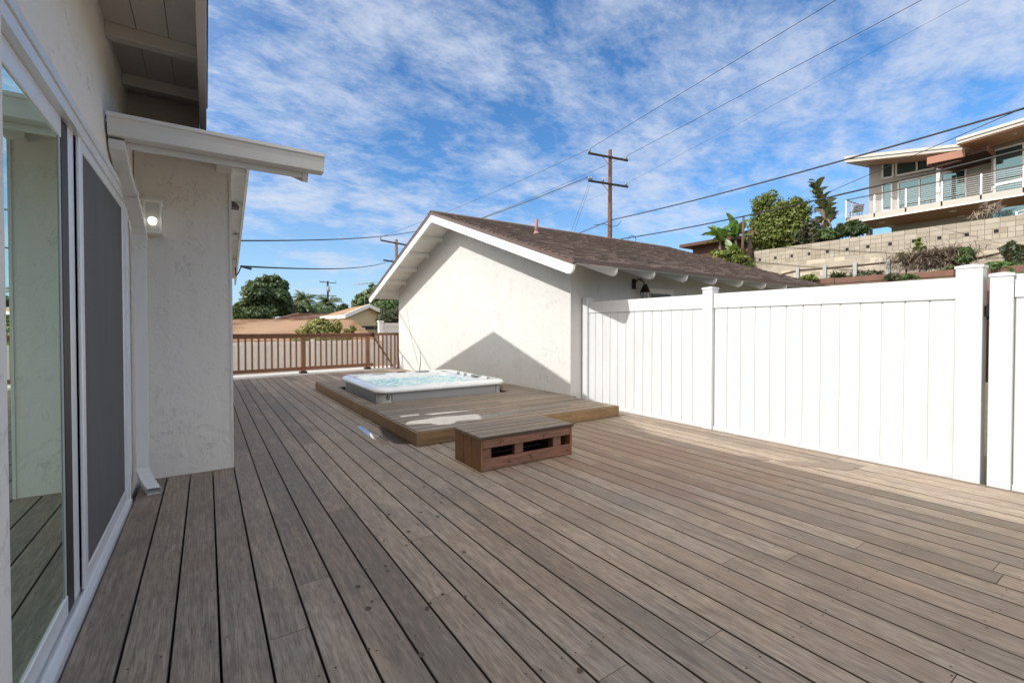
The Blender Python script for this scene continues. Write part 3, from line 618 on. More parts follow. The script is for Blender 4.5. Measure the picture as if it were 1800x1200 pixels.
for px in (533,646):
    p=rp(tpx(px)); o=MB().bar(p+Vector((0,0,.02)),p+Vector((0,0,.955)),.10,.10,up=rdir).build('post','rail_wood_z',RL)
    MB().bar(p+Vector((0,0,.005)),p+Vector((0,0,.05)),.16,.16,up=rdir).build('base_plate','metal_dark',o)
for px in (407,419.5,431.7,443.4,455,466.7,478,489,500.5,511,521,545,554.6,564,573.6,583,592,601.5,610.6,619.5,628,636):
    p=rp(tpx(px)); MB().bar(p+Vector((0,0,.165)),p+Vector((0,0,.925)),.038,.038,up=rdir).build('baluster','rail_wood_z',RL)
RG=thing('railing_gate','brown wooden railing gate with diagonal brace beside the garage','gate',(4.3,13.25,0))
g0,g1=Vector((4.0,13.23,0)),Vector((4.86,13.33,0)); gd=(g1-g0).normalized()
mb=MB(); mb.bar(g0+Vector((0,0,1.0)),g1+Vector((0,0,1.0)),.05,.07); mb.build('top_rail','rail_wood',RG)
mb=MB(); mb.bar(g0+Vector((0,-.04,.94)),g0+gd*.62+Vector((0,-.04,.02)),.03,.085,up=(0,1,0)); mb.build('diagonal_brace','rail_wood',RG)
for k in range(6):
    p=g0+gd*(.04+.128*k); MB().bar(p+Vector((0,0,.0)),p+Vector((0,0,.965)),.038,.038).build('baluster','rail_wood_z',RG)
p=g1-gd*.05; MB().bar(p+Vector((0,0,-.1)),p+Vector((0,0,1.02)),.11,.11).build('post','rail_wood_z',RG)
mb=MB(); p=g0-gd*.02; mb.box(p.x-.02,p.x+.02,p.y-.09,p.y-.06,.93,1.05,0,b=.004); mb.build('latch','metal_dark',RG)
# ---------------------------------------------------------------- pale fence behind the railing
BF=thing('pale_panel_fence','long pale vinyl fence behind the brown railing','fence',(3,16,-1))
def pale_fence(par,a,b,z1,z0,pw=.15):
    a,b=Vector(a),Vector(b); d=(b-a).normalized(); L=(b-a).length; mb=MB(); n=int(L/pw)
    for k in range(n):
        p=a+d*(k*L/n+.004); q=a+d*((k+1)*L/n-.004); mb.bar(Vector((p.x,p.y,(z0+z1)/2)),Vector((q.x,q.y,(z0+z1)/2)),.03,z1-z0-.1)
    mb.build('panel','vinyl_dull',par)
    mb=MB(); mb.bar((a.x,a.y,z1-.06),(b.x,b.y,z1-.06),.05,.13); mb.build('top_rail','vinyl_dull',par)
f0,f1=at(380,601,15.9),at(672,601,17.4); pale_fence(BF,(f0.x,f0.y,0),(f1.x,f1.y,0),.74,-1.25)
p=at(549,600,16.6); MB().box(p.x-.06,p.x+.06,p.y-.12,p.y-.0,-1.2,.80).build('post','vinyl_dull',BF)
PF=thing('pale_tall_fence','taller pale vinyl fence section with capped post beside the garage wall','fence',(6,17,-1))
a=at(669,565,17.5); b=at(712,568,18.2)
mb=MB(); mb.box(a.x-.08,a.x+.08,a.y-.08,a.y+.08,-1.25,a.z); mb.box(a.x-.1,a.x+.1,a.y-.1,a.y+.1,a.z-.03,a.z+.03,b=.01); mb.build('post','vinyl_dull',PF)
pale_fence(PF,(a.x+.1,a.y,0),(b.x+.6,b.y,0),b.z,-1.25)
# ---------------------------------------------------------------- distant houses
def roofslab(name,par,poly,th,mat):   # poly: top surface corners
    mb=MB(); n=len(poly); vs=[Vector(p) for p in poly]+[Vector(p)-Vector((0,0,th)) for p in poly]
    mb.add(vs,[list(range(n)),[2*n-1-i for i in range(n)]]+[[i,(i+1)%n,n+(i+1)%n,n+i] for i in range(n)]); return mb.build(name,mat,par)
def courses(name,par,e0,e1,r0,r1,n,mat,seed=1):  # shingled slope between eave line e0-e1 and ridge line r0-r1
    r=random.Random(seed); mb=MB(); e0,e1,r0,r1=map(Vector,(e0,e1,r0,r1)); nn=(e1-e0).cross(r0-e0).normalized()
    if nn.z<0: nn=-nn
    for k in range(n):
        t0,t1=k/n,(k+1)/n; a,b=e0.lerp(r0,t0),e1.lerp(r1,t0); c,d=e0.lerp(r0,t1),e1.lerp(r1,t1); s=0; L=(b-a).length
        while s<1:
            w=r.uniform(.25,.7)/L; s1=min(1,s+w); h=r.uniform(.02,.045)
            p,q=a.lerp(b,s),a.lerp(b,s1); u,v_=c.lerp(d,s),c.lerp(d,s1)
            mb.add([p,q,q+nn*h,p+nn*h,v_+nn*.01,u+nn*.01],[[0,1,2,3],[3,2,4,5]]); s=s1
    mb.add([e0,e1,r1,r0],[[0,1,2,3]]); return mb.build(name,mat,par,recalc=False)
TR=thing('tan_roof_house','low house whose long tan shingle roof fills the view beyond the railing','house',(3,24,-1.3))
e0,e1=at(380,602,20.),at(670,602,22.5); r0,r1=at(380,562,25.5),at(618,561,26.5)
r1b=r1
courses('roof_slope',TR,e0,e1,r0,r1,26,'shingle_tan',3)
MB().box(min(e0.x,r0.x)+.3,e1.x-.8,e1.y+.1,e1.y+5,-1.3,e0.z-.05).build('wall','stucco_cream',TR)
mb=MB(); mb.bar(r0,r1,.3,.06); mb.build('ridge_cap','shingle_tan',TR)
mb=MB(); mb.bar((e0.x,e0.y-.05,e0.z-.06),(e1.x,e1.y-.05,e1.z-.06),.04,.14); mb.build('fascia','terracotta_wood',TR)
q=at(450,604,19.5); 
RR=thing('red_roof_house','house with a reddish brown hipped roof behind the tan roof','house',(8,40,-1.3))
A_,B_,C_,D_=at(480,562,38),at(660,566,40),at(525,551,42),at(600,551,43)
courses('roof_slope',RR,A_,B_,C_,D_,22,'shingle_red',4)
MB().box(A_.x+1,B_.x-1,A_.y+1,A_.y+7,-1.3,A_.z-.1).build('wall','stucco_cream',RR)
mb=MB(); mb.bar(A_,C_,.25,.1); mb.build('hip_cap','shingle_red',RR)
CH=thing('cream_house','small cream stucco house with a low tan gable roof behind the shrub','house',(10,30,-1.3))
# gable facing the camera: left slope seen from the eave
ge0=at(563,557,29.0); ge1=at(607,553.5,27.5); apx=at(649,535.5,29.0); rgt=at(683,552,30.5); bk=at(622,539.5,34)
courses('roof_slope',CH,ge0,ge1,bk,apx,14,'shingle_tan',6)
courses('roof_slope',CH,rgt+Vector((2,3,0)),rgt,bk+Vector((.5,.3,0)),apx,14,'shingle_tan',7)
mb=MB(); mb.bar(ge0+Vector((0,0,-.08)),ge1+Vector((0,0,-.08)),.06,.2); mb.bar(ge1+Vector((0,0,-.06)),apx+Vector((0,0,-.06)),.06,.22); mb.bar(apx+Vector((0,0,-.06)),rgt+Vector((0,0,-.06)),.06,.22); mb.build('fascia','soffit_white',CH)
w0=ge1+Vector((.15,.25,0)); w1=rgt+Vector((-.3,.25,0)); ap=apx+Vector((0,.3,-.15))
mb=MB(); vs=[Vector((w0.x,w0.y,-1.3)),Vector((w1.x,w1.y,-1.3)),Vector((w1.x,w1.y,w1.z-.1)),ap,Vector((w0.x,w0.y,w0.z-.1))]; dv=(bk-apx)*.8; bkk=[v+Vector((dv.x,dv.y,dv.z if i_ in(2,3,4) else 0)) for i_,v in enumerate(vs)]
mb.add(vs+bkk,[[0,1,2,3,4],[9,8,7,6,5],[0,4,9,5],[1,6,7,2],[0,5,6,1]]); mb.build('wall','stucco_cream',CH)
p0,p1=at(607,577,27.4),at(668,575.5,29.8); mb=MB(); mb.bar(p0+Vector((0,-.1,0)),p1+Vector((0,-.1,0)),.1,.22); mb.build('dark_beam','arm_wood',CH)
MB().bar(at(623,578,27.6)+Vector((0,-.14,0)),at(640,577.3,28.1)+Vector((0,-.14,0)),.06,.09).build('window','paint_bright',CH)
p=at(625,545,31); mb=MB(); 
AN=MB(); q0=at(641,505,31); AN.tube([q0-Vector((0,0,2.0)),q0+Vector((0,0,.22))],.010,5); q1,q2=at(625,500,31),at(657,496,32)
AN.tube([q1,q2],.012,5)
for k in range(7):
    m=q1.lerp(q2,k/6.); dlt=Vector((.35,-.25,0))*(1-.3*abs(k-3)/3); AN.tube([m-dlt,m+dlt],.010,4)
tag(AN.build('tv_antenna','transformer_grey'),'thin television antenna standing above the cream house','antenna')
# ---------------------------------------------------------------- foliage
def leaves(mb,clumps,n,size,r,asp=1.8,droop=.2,mi=0,shell=.55,up=.35):
    tot=sum(c[3]*c[4]*c[5] for c in clumps)
    for c in clumps:
        m=int(n*c[3]*c[4]*c[5]/tot)
        subs=[]
        for _ in range(max(7,min(26,m//45))):
            v=Vector((r.gauss(0,1),r.gauss(0,1),r.gauss(0,1))).normalized(); kk=r.uniform(.55,1.02); subs.append((v*kk,r.uniform(.22,.42)))
        for _ in range(m):
            if subs and r.random()<.72:
                sc,sr=r.choice(subs); u=Vector((r.gauss(0,1),r.gauss(0,1),r.gauss(0,1))).normalized(); w=sc+u*sr*(.6+.45*r.random()); p=Vector((c[0]+w.x*c[3],c[1]+w.y*c[4],c[2]+w.z*c[5]))
                nrm=(u+Vector((r.uniform(-1,1),r.uniform(-1,1),r.uniform(-.3,1)+up))*.9).normalized()
                a=nrm.cross(Vector((r.uniform(-1,1),r.uniform(-1,1),r.uniform(-1,1)))).normalized(); b=nrm.cross(a)
                s=size*r.uniform(.55,1.3); l=s*asp
                mb.add([p-a*l*.5,p+b*s*.45,p+a*l*.5-nrm*s*droop,p-b*s*.45],[[0,1,2,3]],mi); continue
            u=Vector((r.gauss(0,1),r.gauss(0,1),r.gauss(0,1))).normalized(); k=shell+(1-shell)*r.random()**.6; k*=1+.12*mathutils.noise.noise(u*2.3+Vector((c[0],c[1],c[2])))
            p=Vector((c[0]+u.x*c[3]*k,c[1]+u.y*c[4]*k,c[2]+u.z*c[5]*k))
            nrm=(u+Vector((r.uniform(-1,1),r.uniform(-1,1),r.uniform(-.3,1)+up))*.9).normalized()
            a=nrm.cross(Vector((r.uniform(-1,1),r.uniform(-1,1),r.uniform(-1,1)))).normalized(); b=nrm.cross(a)
            s=size*r.uniform(.6,1.35); l=s*asp
            mb.add([p-a*l*.5,p+b*s*.45,p+a*l*.5-nrm*s*droop,p-b*s*.45],[[0,1,2,3]],mi)
def tree(name,label,cat,base,clumps,n,size,mat,trunk,seed,group=None,limbs=5,tr=.2,asp=1.8,shell=.5):
    r=random.Random(seed); T_=thing(name,label,cat,base,group)
    mb=MB(); leaves(mb,clumps,n,size,r,asp,shell=shell); mb.build('crown',mat,T_,recalc=False)
    if trunk:
        mb=MB(); b=Vector(base); top=Vector(trunk)
        mb.tube([b-Vector((0,0,.3)),b.lerp(top,.5)+Vector((r.uniform(-.1,.1),0,0)),top],[tr,tr*.75,tr*.5],8)
        for k in range(limbs):
            cc=clumps[k%len(clumps)]; e=Vector((cc[0],cc[1],cc[2]))+Vector((r.uniform(-.3,.3),r.uniform(-.3,.3),r.uniform(-.3,.3)))*min(cc[3],cc[5]); s=b.lerp(top,r.uniform(.55,.98)); mb.tube([s,s.lerp(e,.5)+Vector((0,0,.1)),e],[tr*.45,tr*.3,tr*.08],6)
        mb.build('trunk','bark',T_)
    return T_
def cl(px,py,r,rx,rz,ry=None):   # clump with its centre on a sight line at range r, radii in pixels
    p=at(px,py,r); d=(p-EYE).dot(FW); k=d/F; return (p.x,p.y,p.z,rx*k,(ry or rx)*k,rz*k)
R0=60.
tree('broadleaf_tree','large dark green spreading tree left of centre behind the tan roof','tree',tuple(at(470,566,R0))[:2]+(-1.3,),
 [cl(472,530,R0,34,26),cl(450,515,R0-2,24,20),cl(484,506,R0,22,18),cl(466,497,R0,14,12),cl(484,489,R0+1,6,8),cl(467,489,R0,6,7),cl(437,507,R0,6,5),cl(501,506,R0,5,6),cl(455,494,R0,7,5),cl(508,527,R0,6,6),cl(500,535,R0,14,22),cl(440,540,R0,24,18),cl(425,548,R0-1,20,14),cl(493,519,R0-2,16,10),cl(447,503,R0,12,8),cl(498,500,R0,9,8),cl(507,552,R0,9,14),cl(455,550,R0-3,26,12)],17000,.30,'leaf_dark',at(472,540,R0),21,limbs=9,tr=.5)
tree('leafy_tree','low green tree at the left edge behind the house wing','tree',tuple(at(412,566,R0-5))[:2]+(-1.3,),[cl(408,552,R0-5,16,14),cl(420,556,R0-5,14,10),cl(398,548,R0-5,12,12)],4500,.28,'leaf_mid',at(410,558,R0-5),22)
tree('eucalyptus_tree','pale feathery tree between the dark tree and the first palm','tree',tuple(at(524,560,75))[:2]+(-1.3,),[cl(520,536,75,9,10),cl(528,531,75,7,7),cl(516,545,75,10,8),cl(527,548,75,9,7)],1500,.42,'leaf_palm',at(523,540,75),23,shell=.2)
def palm(px,pyt,r,size,seed,label,mat='leaf_palm',thick=.16,n=46,ground=-1.3,dry=0):
    rr=random.Random(seed); top=at(px,pyt,r); T_=thing('palm_tree',label,'palm tree',(top.x,top.y,ground),'palms beyond the roofs')
    MB().tube([(top.x,top.y,ground-.3),(top.x+.1,top.y,(ground+top.z)/2),top],[thick*1.2,thick,thick*.8],8).build('trunk','bark',T_)
    mb=MB()
    for k in range(n):
        a=2*PI*k/n+rr.uniform(-.2,.2); el=rr.uniform(-.5,1.2); L=size*rr.uniform(.8,1.1); p=Vector(top); d=Vector((math.cos(a)*math.cos(el),math.sin(a)*math.cos(el),math.sin(el))); prev=p
        for s in range(9):
            q=prev+d*(L/9); d=(d-Vector((0,0,.17))).normalized(); side=d.cross(Vector((0,0,1))).normalized(); w=L*.23*math.sin(PI*(s+1.2)/10.4)
            mb.bar(prev,q,.04,.03)
            for sg in (-1,1):
                for h in (0,.5):
                    o=prev.lerp(q,h); e=o+side*sg*w+d*w*.6-Vector((0,0,w*.55)); mb.add([o,o+d*L*.055,e],[[0,1,2]])
            prev=q
    mb.build('fronds',mat,T_,recalc=False); return T_
palm(536,527,70,2.0,1,'thin palm left of the distant utility pole'); palm(577,534,66,2.0,2,'drooping palm right behind the distant utility pole'); palm(555,550,62,2.0,3,'bushy low palm just below the distant pole','leaf_mid'); palm(541,551,60,1.7,4,'short shadowed palm below the thin palm','leaf_dark'); palm(567,548,64,1.7,7,'short palm touching the foot of the distant pole','leaf_mid')
tree('leafy_tree','green tree half hidden by the garage roof, behind the cream house','tree',tuple(at(660,566,45))[:2]+(-1.3,),[cl(655,525,45,20,16),cl(640,532,45,20,12),cl(672,515,45,20,16),cl(690,530,45,20,20),cl(650,512,45,8,8),cl(624,536,45,9,7),cl(680,540,44,28,14),cl(655,505,46,6,5)],13000,.21,'leaf_mid',at(665,540,45),31,limbs=7,tr=.3)
tree('leafy_tree','small dark tree left of the cream house gable','tree',tuple(at(603,566,60))[:2]+(-1.3,),[cl(601,541,60,8,5),cl(606,537,60,4,4),cl(596,544,60,5,4)],700,.35,'leaf_dark',at(603,545,60),32)
tree('shrub','yellow green shrub in front of the tan roof beyond the railing','shrub',tuple(at(562,600,19))[:2]+(-1.3,),[cl(562,579,19,28,20),cl(548,576,19,13,9),cl(578,577,19,15,12),cl(565,569,19,14,9),cl(536,588,19,12,9),cl(590,592,19,13,12),cl(525,582,19,7,3),cl(560,598,19,40,10),cl(592,566,19,8,6),cl(598,576,19,7,5)],9000,.062,'leaf_yellow',at(562,585,19),33,tr=.05,limbs=10,shell=.25,asp=2.4)
tree('shrub','small loose shrub under the dark beam of the cream house','shrub',tuple(at(617,600,20))[:2]+(-1.3,),[cl(614,583,20,9,6),cl(620,577,20,6,7),cl(612,590,20,8,6)],500,.08,'leaf_yellow',at(615,590,20),34,tr=.03,shell=.2)
tree('shrub','dull olive shrub above the pale tall fence beside the garage','shrub',tuple(at(685,600,22))[:2]+(-1.3,),[cl(685,558,22,20,12),cl(672,565,22,11,18),cl(697,548,22,9,8),cl(667,577,22,8,12)],4500,.075,'leaf_dull',at(685,570,22),35,tr=.06,limbs=6,shell=.3)
# ---------------------------------------------------------------- hillside
BW=thing('block_wall','long tan concrete block retaining wall with a row of small square holes','retaining wall',(25,4,3))
mb=MB(); r=random.Random(3); WXX=25.0; ztop=5.36; bh=.203; bl=.406; y0=-7; y1=13.5; nrow=13; hole=[]
for k in range(nrow):
    zt_=ztop-k*bh; stack=k<4
    y=y1; L=bl/2 if stack and k!=1 else bl
    off=0 if stack or k%2 else bl/2; y=y1-off
    if off: mb.box(WXX,WXX+.2,y+.006,y1,zt_-bh+.007,zt_)
    i=0
    while y>y0:
        w=bl/2 if (stack and k in(2,3)) else bl
        is_hole=False
        if k==2:
            i+=1
            is_hole=(i%4==2) 
        if is_hole: hole.append((y-w,y,zt_-bh,zt_)); 
        else: mb.box(WXX+r.uniform(0,.012),WXX+.2,y-w+.014,y,zt_-bh+.013,zt_)
        y-=w
mb.build('block_courses','block',BW)
MB().box(WXX+.014,WXX+.19,y0,y1-.01,ztop-4*bh,ztop-.01).build('dark_joints','mortar_dark',BW); MB().box(WXX+.010,WXX+.19,y0,y1-.01,ztop-nrow*bh,ztop-4*bh-.001).build('mortar_bed','mortar',BW)
mb=MB()
for a,b,c,d in hole: mb.box(WXX+.006,WXX+.16,a+.028,b-.028,c+.024,d-.024)
mb.build('weep_hole','black_gap',BW)
mb=MB()
for a,b,c,d in hole: mb.box(WXX+.003,WXX+.19,a+.003,a+.035,c,d); mb.box(WXX+.003,WXX+.19,b-.035,b-.003,c,d); mb.box(WXX+.003,WXX+.19,a+.035,b-.035,d-.03,d-.003); mb.box(WXX+.003,WXX+.19,a+.035,b-.035,c+.003,c+.03)
mb.build('hole_surround','block',BW)
TW=thing('timber_retaining_wall','low reddish timber retaining wall at the foot of the slope','retaining wall',(19,4,2))
for k in range(10):
    a=10.5-k*1.6; z=3.02-.02*k; mb=MB(); mb.box(18.95,19.05,a-1.58,a,z-.42,z-.215,b=.01); mb.box(18.95,19.05,a-1.58,a,z-.2,z,b=.01); mb.build('timber_board','terracotta_wood',TW)
SF=thing('steel_post_fence','open fence of galvanised steel posts joined by one rusty rail','fence',(20,4,3))
pp_=[]
for px,pt,pb in ((1402,470,500),(1450,466,492),(1503,461,488),(1561,455,492),(1624,450,490),(1697,452,478),(1776,433,480),(1860,425,480)):
    q=hx(px,pb,19.6); t_=hx(px,pt,19.6); pp_.append(Vector((19.6,q.y,t_.z)))
    mb=MB(); y=q.y; zt2=t_.z; zb=gz(19.6,y)-.2
    mb.box(19.56,19.58,y-.06,y+.06,zb,zt2); mb.box(19.58,19.64,y-.012,y+.012,zb,zt2); mb.box(19.64,19.66,y-.06,y+.06,zb,zt2); mb.build('post','steel',SF)
mb=MB()
for i in range(len(pp_)-1): mb.bar(pp_[i]+Vector((.07,0,-.12)),pp_[i+1]+Vector((.07,0,-.12)),.04,.07)
p=pp_[0]+Vector((.07,0,-.12)); mb.bar(p,p+Vector((0,1.6,-.25)),.04,.07); mb.build('rail','bronze',SF)
# hill planting
def shrubX(name,label,cat,X_,spec,n,size,mat,seed,asp=1.8,shell=.3,tr=.03):
    cs=[]
    for (px,py,rx,rz_) in spec:
        p=hx(px,py,X_); d=(p-EYE).dot(FW)/F; cs.append((p.x,p.y,p.z,rx*d,rx*d,rz_*d))
    lowest=min(cs,key=lambda c:c[2]); b=(lowest[0],lowest[1],gz(lowest[0],lowest[1]))
    return tree(name,label,cat,b,cs,n,size,mat,(lowest[0],lowest[1],lowest[2]),seed,tr=tr,asp=asp,shell=shell)
shrubX('shrub','low grey green shrub against the fence between two steel posts','shrub',19.9,[(1520,490,22,9),(1535,485,12,10),(1510,484,10,8)],1600,.09,'leaf_dull',41,asp=3.5)
shrubX('agave_plant','small spiky plant on the slope left of the low shrub','plant',20.2,[(1478,492,8,6),(1470,488,5,5)],260,.12,'leaf_dull',42,asp=5)
shrubX('shrub','yellow green sprig poking from the left of the dry bush','shrub',19.9,[(1590,452,7,4),(1594,460,5,5),(1584,446,4,2)],300,.10,'leaf_olive',43)
shrubX('vine','leafy green vine growing over a steel post right of the dry bush','vine',19.4,[(1697,450,11,14),(1692,440,9,6),(1706,446,6,5)],1300,.09,'leaf_mid',44)
shrubX('vine','green vine climbing the last steel post above the gate post','vine',19.3,[(1778,445,9,22),(1790,455,10,22),(1768,436,7,5),(1795,440,8,12)],1900,.09,'leaf_dull',45)
shrubX('hedge','dense low green ground vine behind the two tall white posts','hedge',19.2,[(1755,468,22,9),(1740,470,14,8),(1775,468,14,8),(1790,474,16,10)],3200,.07,'leaf_mid',46)
shrubX('shrub','small green shrub at the foot of the dry bush','shrub',19.3,[(1645,484,12,7),(1665,478,16,9),(1680,482,10,9)],1300,.07,'leaf_mid',47)
shrubX('vine','dark green vine behind the top of the dry bush','vine',20.6,[(1668,446,12,9),(1680,455,10,12)],1100,.09,'leaf_dull',49)
for i_,(x_,lb) in enumerate(((1600,'small green tuft hiding the timber left of the dry bush'),(1725,'green tuft spilling over the timber just left of the tall white post'),(1420,'small olive tuft on the timber at the left of the slope'),(1570,'grey green tuft between the low shrub and the dry bush'))):
    shrubX('shrub',lb,'shrub',18.85,[(x_,486,9,5),(x_+8,489,8,4),(x_-9,488,7,4)],500,.07,('leaf_mid','leaf_mid','leaf_olive','leaf_dull')[i_],80+i_)
# dry bush: many bent twigs
DB=thing('dry_bush','tangled dry brown bush hanging over the steel fence','bush',(19.6,5,3)); mb=MB(); r=random.Random(9); cpt=hx(1640,449,19.7)
for k in range(2600):
    a=r.uniform(0,2*PI); b0=Vector((19.7+r.uniform(-.4,.3),cpt.y+r.gauss(0,.5),cpt.z-.2+r.uniform(-.25,.3))); d=Vector((math.cos(a)*.4,math.sin(a),r.uniform(.1,.9))).normalized(); L=r.uniform(.3,.75); q=b0
    pts=[q]
    for s in range(4): q=q+d*L/4; d=(d-Vector((0,0,.42))+Vector((r.uniform(-.2,.2),r.uniform(-.2,.2),0))).normalized(); pts.append(q)
    for s in range(4): 
        w=.009*(1-s*.15); sd=Vector((0,0,1)).cross(pts[s+1]-pts[s]).normalized()*w; mb.add([pts[s]-sd,pts[s]+sd,pts[s+1]+sd,pts[s+1]-sd],[[0,1,2,3]])
mb.build('twigs','twig_dry',DB,recalc=False)
shrubX('flower_stalk','thin leafy stalk rising above the dry bush against the block wall','plant',20.4,[(1614,428,3,9),(1616,437,6,5)],110,.11,'leaf_olive',50,asp=2.4)
# trees behind the wall end
XT=29.
def treeX(name,label,cat,X_,spec,n,size,mat,seed,**k): return shrubX(name,label,cat,X_,spec,n,size,mat,seed,**k)
treeX('round_tree','big rounded yellow green tree behind the left end of the block wall','tree',28.5,[(1375,395,40,42),(1350,362,27,22),(1397,372,25,22),(1355,410,35,26),(1392,405,34,26),(1372,425,42,15),(1340,385,22,24),(1412,395,14,20)],26000,.115,'leaf_olive',51,asp=1.5,shell=.6,tr=.2)
treeX('shrub','loose mixed shrub between the round tree and the tall ragged plant','shrub',28,[(1425,405,16,20),(1408,418,16,12),(1440,415,14,14)],2300,.17,'leaf_dull',52)
treeX('shrub','small bright green shrub on the wall top left of the balcony','shrub',27.5,[(1458,413,12,8),(1450,408,9,7)],1100,.13,'leaf_mid',53)
treeX('cypress_hedge','dark green conical bush under the corner of the balcony','shrub',29,[(1490,402,14,9),(1500,396,12,9),(1480,408,12,7),(1512,404,12,7)],3500,.13,'leaf_dark',54,asp=3)
treeX('shrub','thin dark leaning shrub just left of the balcony corner','shrub',28,[(1472,408,4,8),(1477,400,3,8),(1468,416,5,6)],700,.14,'leaf_dark',55,asp=3)
treeX('shrub','low yellow green ground shrubs below the banana plant','shrub',24,[(1275,447,20,6),(1300,455,18,6),(1258,443,10,5),(1318,464,10,4),(1295,447,14,9)],2200,.12,'leaf_olive',56)
def blade(mb,base,d,L,w,droop,r,n=9):
    d=Vector(d).normalized(); p=Vector(base); pr=None; v0=None; side=d.cross(Vector((r.uniform(-.5,.5),r.uniform(-.5,.5),1))).normalized()
    for s in range(n+1):
        t=s/n; ww=w*(math.sin(PI*min(1,t*.94+.06))**.65)*(1+r.uniform(-.22,.22)); cur=(p-side*ww+Vector((0,0,.10*w)),p,p+side*ww+Vector((0,0,.10*w)))
        if pr: mb.add([pr[0],pr[1],cur[1],cur[0]],[[0,1,2,3]]); mb.add([pr[1],pr[2],cur[2],cur[1]],[[0,1,2,3]])
        pr=cur; p=p+d*L/n; d=(d-Vector((0,0,droop/n))).normalized()
def banana(px,py,X_,label,seed,n,L,w,spread=1.,mat='leaf_banana',name='banana_plant',htr=1.2,dry=0,droop=.9):
    r=random.Random(seed); b=hx(px,py,X_); T_=thing(name,label,'plant',(b.x,b.y,gz(b.x,b.y))); mb=MB()
    for k in range(n):
        a=2*PI*k/n*2.4+r.uniform(-.3,.3); e=r.uniform(.3,1.35); blade(mb,b+Vector((0,0,r.uniform(-.2,.3))),(math.cos(a)*math.cos(e)*spread,math.sin(a)*math.cos(e)*spread,math.sin(e)),L*r.uniform(.75,1.1),w,droop*r.uniform(.6,1.5),r)
    mb.build('leaves',mat,T_,recalc=False)
    mb=MB(); mb.tube([(b.x,b.y,gz(b.x,b.y)-.2),(b.x+.05,b.y,b.z)],[.11,.07],8)
    mb.build('stem','bark',T_); return T_
banana(1265,420,25,'broad leaved banana plant left of the thin dark post',61,21,1.0,.2); banana(1293,415,25.4,'second banana plant close beside the thin dark post',62,24,1.1,.2); banana(1285,452,24,'low banana clump beside the brown board fence',63,12,.8,.2,htr=.3)
# tall ragged strelitzia
r=random.Random(66); ST=thing('tall_ragged_plant','tall narrow ragged bird-of-paradise plant right of the round tree','plant',tuple(hx(1447,415,28.3))[:2]+(4.9,)); mb=MB()
for k in range(44):
    t=k/43; px=1453-13*t+4*math.sin(t*5); py=402-78*t; b=hx(px,py,28.3); a=r.uniform(0,2*PI); blade(mb,b,(math.cos(a)*.45,math.sin(a)*.45,.9),.80*(1-.2*t),.17,1.5,r,7)
mb.build('leaves','leaf_dull',ST,recalc=False)
mb=MB(); 
for k in range(26): a=r.uniform(0,2*PI); b=hx(1451+r.uniform(-2,2),385+r.uniform(0,28),28.3); blade(mb,b,(math.cos(a)*.5,math.sin(a)*.5,.1),.6,.05,3.0,r,5)
mb.build('dead_leaves','frond_dry',ST,recalc=False)
MB().tube([hx(1454,425,28.3)-Vector((0,0,.5)),hx(1449,385,28.3),hx(1443,345,28.3)],[.16,.13,.08],8).build('stem','bark',ST)
# dry palm head beside the post
r=random.Random(67); b=hx(1318,408,26.5); DP=thing('dry_plant','dead drooping plant head between thin post and round tree','plant',(b.x,b.y,5)); mb=MB()
for k in range(26): a=r.uniform(0,2*PI); blade(mb,b,(math.cos(a),math.sin(a),.5),.7,.07,2.4,r,6)
mb.build('dead_leaves','frond_dry',DP,recalc=False); MB().tube([b-Vector((0,0,2)),b],[.12,.1],8).build('stem','bark',DP)
b=hx(1307,380,24.2); e=hx(1304,462,24.2); tag(MB().tube([e-Vector((0,0,.8)),b],[.075,.06],8).build('timber_post','pole_wood'),'thin dark timber post standing between the banana plants and round tree','post')
a=hx(1302,428,24.4); b=hx(1341,431,24.4); cbt=hx(1330,475,24.4)
BB=thing('brown_board_fence','dark brown horizontal board fence at the left end of the block wall','fence',(24.4,14,3))
for k in range(9): MB().box(24.38,24.44,13.5,a.y,3.6+.21*k,3.79+.21*k,0,b=.01).build('board','dark_fence_wood',BB)
HR=thing('flat_roof_house','low dark brown flat roof house left of the banana plants','house',(30,24,3))
a=hx(1197,436,30); b=hx(1297,436,30)
MB().box(29.8,38,b.y,a.y,a.z-.0,a.z+.22).build('roof','dark_fence_wood',HR); MB().box(30.6,37,b.y+.4,a.y-.6,2,a.z-.002).build('wall','dark_fence_wood',HR)
# ---------------------------------------------------------------- hillside house
HH=thing('hillside_house','modern grey house with long cable-rail balcony above the block wall','house',(32,4,5))
bx=30.; s0=hx(1487,394,bx); by=s0.y; bz=7.02; ft=7.37; YE=-6
MB().box(bx,32.0,YE,by,bz+.05,ft).build('balcony_slab','concrete_warm',HH)
MB().box(bx+.06,bx+2.9,YE,by-.35,bz-.01,bz+.045).build('balcony_soffit','soffit_cedar',HH)
MB().box(bx-.012,bx+.05,YE,by+.01,bz-.01,bz+.05).build('slab_edge','paint_white',HH)
mb=MB(); mb.box(bx+2.9,34,YE,by-1.2,4.9,bz+.04); mb.build('lower_wall','concrete_warm',HH)
for px in (1499,1525):
    q=hx(px,410,bx+ (0.8 if px<1510 else 2.6)); MB().box(q.x,q.x+.35,q.y-.14,q.y+.14,4.9,bz,0).build('column','concrete_warm',HH)
for px,py in ((1550,391),(1568,397),(1675,371),(1690,380)):
    q=hz(px,py,bz-.012); MB().lathe(q.x,q.y,[(0,bz-.03),(.14,bz-.03),(.15,bz-.011)],14).build('recessed_light','paint_bright',HH)
